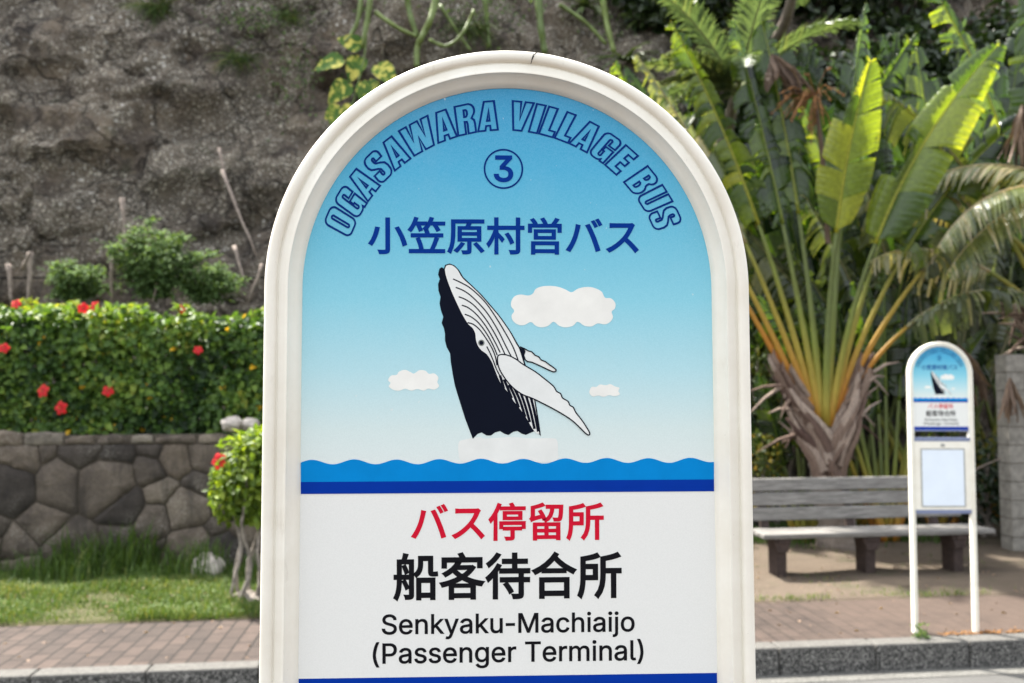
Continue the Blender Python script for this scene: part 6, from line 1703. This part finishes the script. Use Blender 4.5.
# hanging cactus like stems at the top of the picture
CS = [((432, -30), (440, 60), (455, -5), .034), ((508, 25), (500, -40), (488, 40), .03)]
def hang_stem(P, Y, rad, label, seed):
    r = random.Random(seed)
    Y = min(cliff_y(a, max(b, 0), .16) for a, b in P)
    pts = [at(px, py, Y + r.uniform(-.05, .05)) for px, py in smoothpath([(float(a), float(b)) for a, b in P], 5)]
    mb = MB(); mb.tube(pts, [rad * (1 - .25 * i / len(pts)) * (1 + .10 * math.sin(i * 2.2)) for i in range(len(pts))], 6, .3 + .7 * r.random())
    tag(mb.build('cactus_stem', M['cactus'], None, True), label, 'cactus stem', 'jointed green stems hanging over the cliff')
stems = [([(372, -20), (368, 15), (362, 48)], .050, 'green stem hanging straight down to the variegated leaves'),
         ([(362, -20), (358, 20), (344, 45)], .04, 'thin green stem hanging left of the variegated leaves'),
         ([(405, -25), (409, 10), (417, 36)], .050, 'short pale green stem hanging above the left shoulder of the sign'),
         ([(440, -20), (431, 18), (418, 45), (417, 66)], .055, 'bent green stem reaching down to the left shoulder of the sign'),
         ([(482, -25), (486, 10), (489, 48)], .045, 'straight green stem hanging left of the sign crown'),
         ([(537, -25), (540, 20), (545, 54)], .060, 'thick straight green stem touching the crown of the sign'),
         ([(375, 12), (398, 28), (416, 36)], .035, 'green stem lying sideways between two hanging stems'),
         ([(430, 40), (446, 46), (462, 34), (474, 10)], .03, 'thin curved green stem in the gap left of the crown'),
         ([(560, 5), (585, 22), (606, 44)], .035, 'green stem sloping down right of the sign crown'),
         ([(440, 5), (456, 30), (470, 50)], .03, 'thin green stem sloping behind the bent stem'),
         ([(600, -20), (606, 20), (614, 52)], .05, 'green stem hanging just left of the spiky rosette')]
for i, (P_, rd, lb) in enumerate(stems): hang_stem(P_, 11.6, rd, lb, i)
# variegated climber
def pothos():
    YP = cliff_y(362, 72, .22); b = at(362, 72, YP); root = empty('variegated_climber', b)
    tag(root, 'climber with large yellow and green variegated leaves above the sign shoulder', 'climber')
    r = random.Random(5)
    for (dx, dy, L, a) in [(-20, -12, .42, 200), (-2, -14, .40, 250), (16, -6, .42, 310), (-14, 12, .40, 230), (6, 10, .46, 275), (24, 14, .40, 320), (-8, 34, .36, 255), (-22, 36, .34, 235), (-2, -26, .34, 160)]:
        p = at(362 + dx, 72 + dy, YP + r.uniform(-.1, .1)) - b
        d = Vector((math.cos(R(a)), -.25, math.sin(R(a)) * .9)).normalized()
        sv = d.cross(Vector((r.uniform(-.3, .3), -1, r.uniform(.2, .7)))).normalized(); N = sv.cross(d).normalized()
        if N.y > 0: N = -N
        mb = MB(); vs, fs = [], []
        for i in range(8):
            t = i / 7; w = L * .40 * (math.sin(math.pi * (t ** .62 * .94 + .05))) ** .8
            for j in range(5):
                q = (j - 2) / 2
                vs.append(p + d * L * (t - .10 * abs(q) * (1 - t)) + sv * w * q + N * (abs(q) * w * .22 - t * t * L * .2 + .008 * math.sin(i * 2 + j)))
        for i in range(7):
            for j in range(4): fs.append((i * 5 + j, i * 5 + j + 1, i * 5 + 6 + j, i * 5 + 5 + j))
        mb.add(vs, fs); mb.build('leaf', M['pothos'], root, True)
    mb = MB(); mb.tube([at(368, 20, YP + .1) - b, at(364, 60, YP + .05) - b, at(350, 115, YP) - b], .015, 6); mb.build('stem', M['cactus'], root)
pothos()
# spiky rosettes
def rosette(px, py, Y, n, L, label, seed):
    Y = cliff_y(px, py, .06); b = at(px, py, Y); root = empty('agave', b); tag(root, label, 'agave', 'spiky rosettes on the cliff'); r = random.Random(seed)
    mb = MB()
    for k in range(n):
        a = 2 * math.pi * k / n + r.uniform(-.2, .2); e = r.uniform(-.1, 1.1)
        d = Vector((math.cos(a), -abs(math.sin(a)) * .8 - .2, e * .9 - .1)).normalized()
        pts = [Vector((0, 0, 0))]; l = L * r.uniform(.7, 1.1)
        for i in range(6):
            d = (d + Vector((0, 0, -.17))).normalized(); pts.append(pts[-1] + d * l / 6)
        vs, fs = [], []
        for i, p in enumerate(pts):
            T = (pts[min(6, i + 1)] - pts[max(0, i - 1)]).normalized(); sv = T.cross(Vector((0, -.5, 1))).normalized(); N = sv.cross(T)
            w = .034 * (1 - (i / 6) ** 1.6) + .003
            vs += [p - sv * w + N * .014, p, p + sv * w + N * .014]
        for i in range(6): fs += [(i * 3, i * 3 + 1, i * 3 + 4, i * 3 + 3), (i * 3 + 1, i * 3 + 2, i * 3 + 5, i * 3 + 4)]
        mb.add(vs, fs, r.random())
    mb.build('foliage', M['agave'], root, True)
rosette(625, 62, 11.4, 22, .62, 'spiky green rosette on the cliff right of the sign crown', 1)
rosette(648, 20, 11.9, 20, .55, 'smaller spiky rosette at the top between the crown and the palms', 2)
rosette(585, 8, 12.0, 18, .5, 'spiky rosette at the top edge above the sign crown', 3)
# thin grasses and creepers on the rock
def cliff_grass(px, py, Y, n, L, label, seed, mat='grass'):
    Y = cliff_y(px, py, .02); b = at(px, py, Y); root = empty('cliff_grass', b); tag(root, label, 'grass tuft', 'grass tufts on the cliff'); r = random.Random(seed); mb = MB()
    for k in range(n):
        d = Vector((r.uniform(-1, 1), r.uniform(-1, .1), r.uniform(-.4, .9))).normalized(); l = L * r.uniform(.5, 1.1)
        p = Vector((r.uniform(-.2, .2), 0, r.uniform(-.05, .05))); pts = [p]
        for i in range(5):
            d = (d + Vector((0, 0, -.28))).normalized(); pts.append(pts[-1] + d * l / 5)
        mb.tube(pts, [.006 * (1 - .8 * i / 5) for i in range(6)], 3, r.random())
    mb.build('blades', M[mat], root)
cliff_grass(155, 8, 11.8, 120, .6, 'dry grass tuft at the top of the cliff, upper left', 1)
cliff_grass(285, 18, 11.6, 140, .5, 'thin grass tuft on the cliff left of the variegated climber', 2)
cliff_grass(470, 30, 11.9, 130, .6, 'grass tuft behind the hanging stems above the sign', 3)
cliff_grass(240, 60, 11.5, 90, .45, 'sparse grass tuft on the cliff, upper left of the big sign', 4)
def creeper(px, py, Y, w, h, n, label, seed):
    Y = cliff_y(px, py, .10); b = at(px, py, Y); root = empty('creeper', b); tag(root, label, 'creeper', 'small leaved creepers on the cliff')
    g = np.random.default_rng(seed); P = g.normal(0, 1, (n, 3)) * np.array([w, .10, h]); P[:, 1] += .42 * P[:, 2]
    s = g.uniform(.03, .07, n)
    leaves('foliage', P, unit(n), unit(n) + np.array([0, -1, .7]), s, s * .6, M['weed'], root, g.random(n))
creeper(300, 60, 11.45, .30, .45, 330, 'small leaved green creeper on the cliff left of the sign shoulder', 1)
creeper(255, 15, 11.9, .35, .2, 260, 'small leaved creeper near the top of the cliff', 2)
creeper(455, 8, 12.0, .7, .25, 500, 'small leaved creeper among the hanging stems above the sign', 3)
creeper(600, 20, 12.0, .5, .3, 420, 'small leaved creeper around the spiky rosettes', 4)
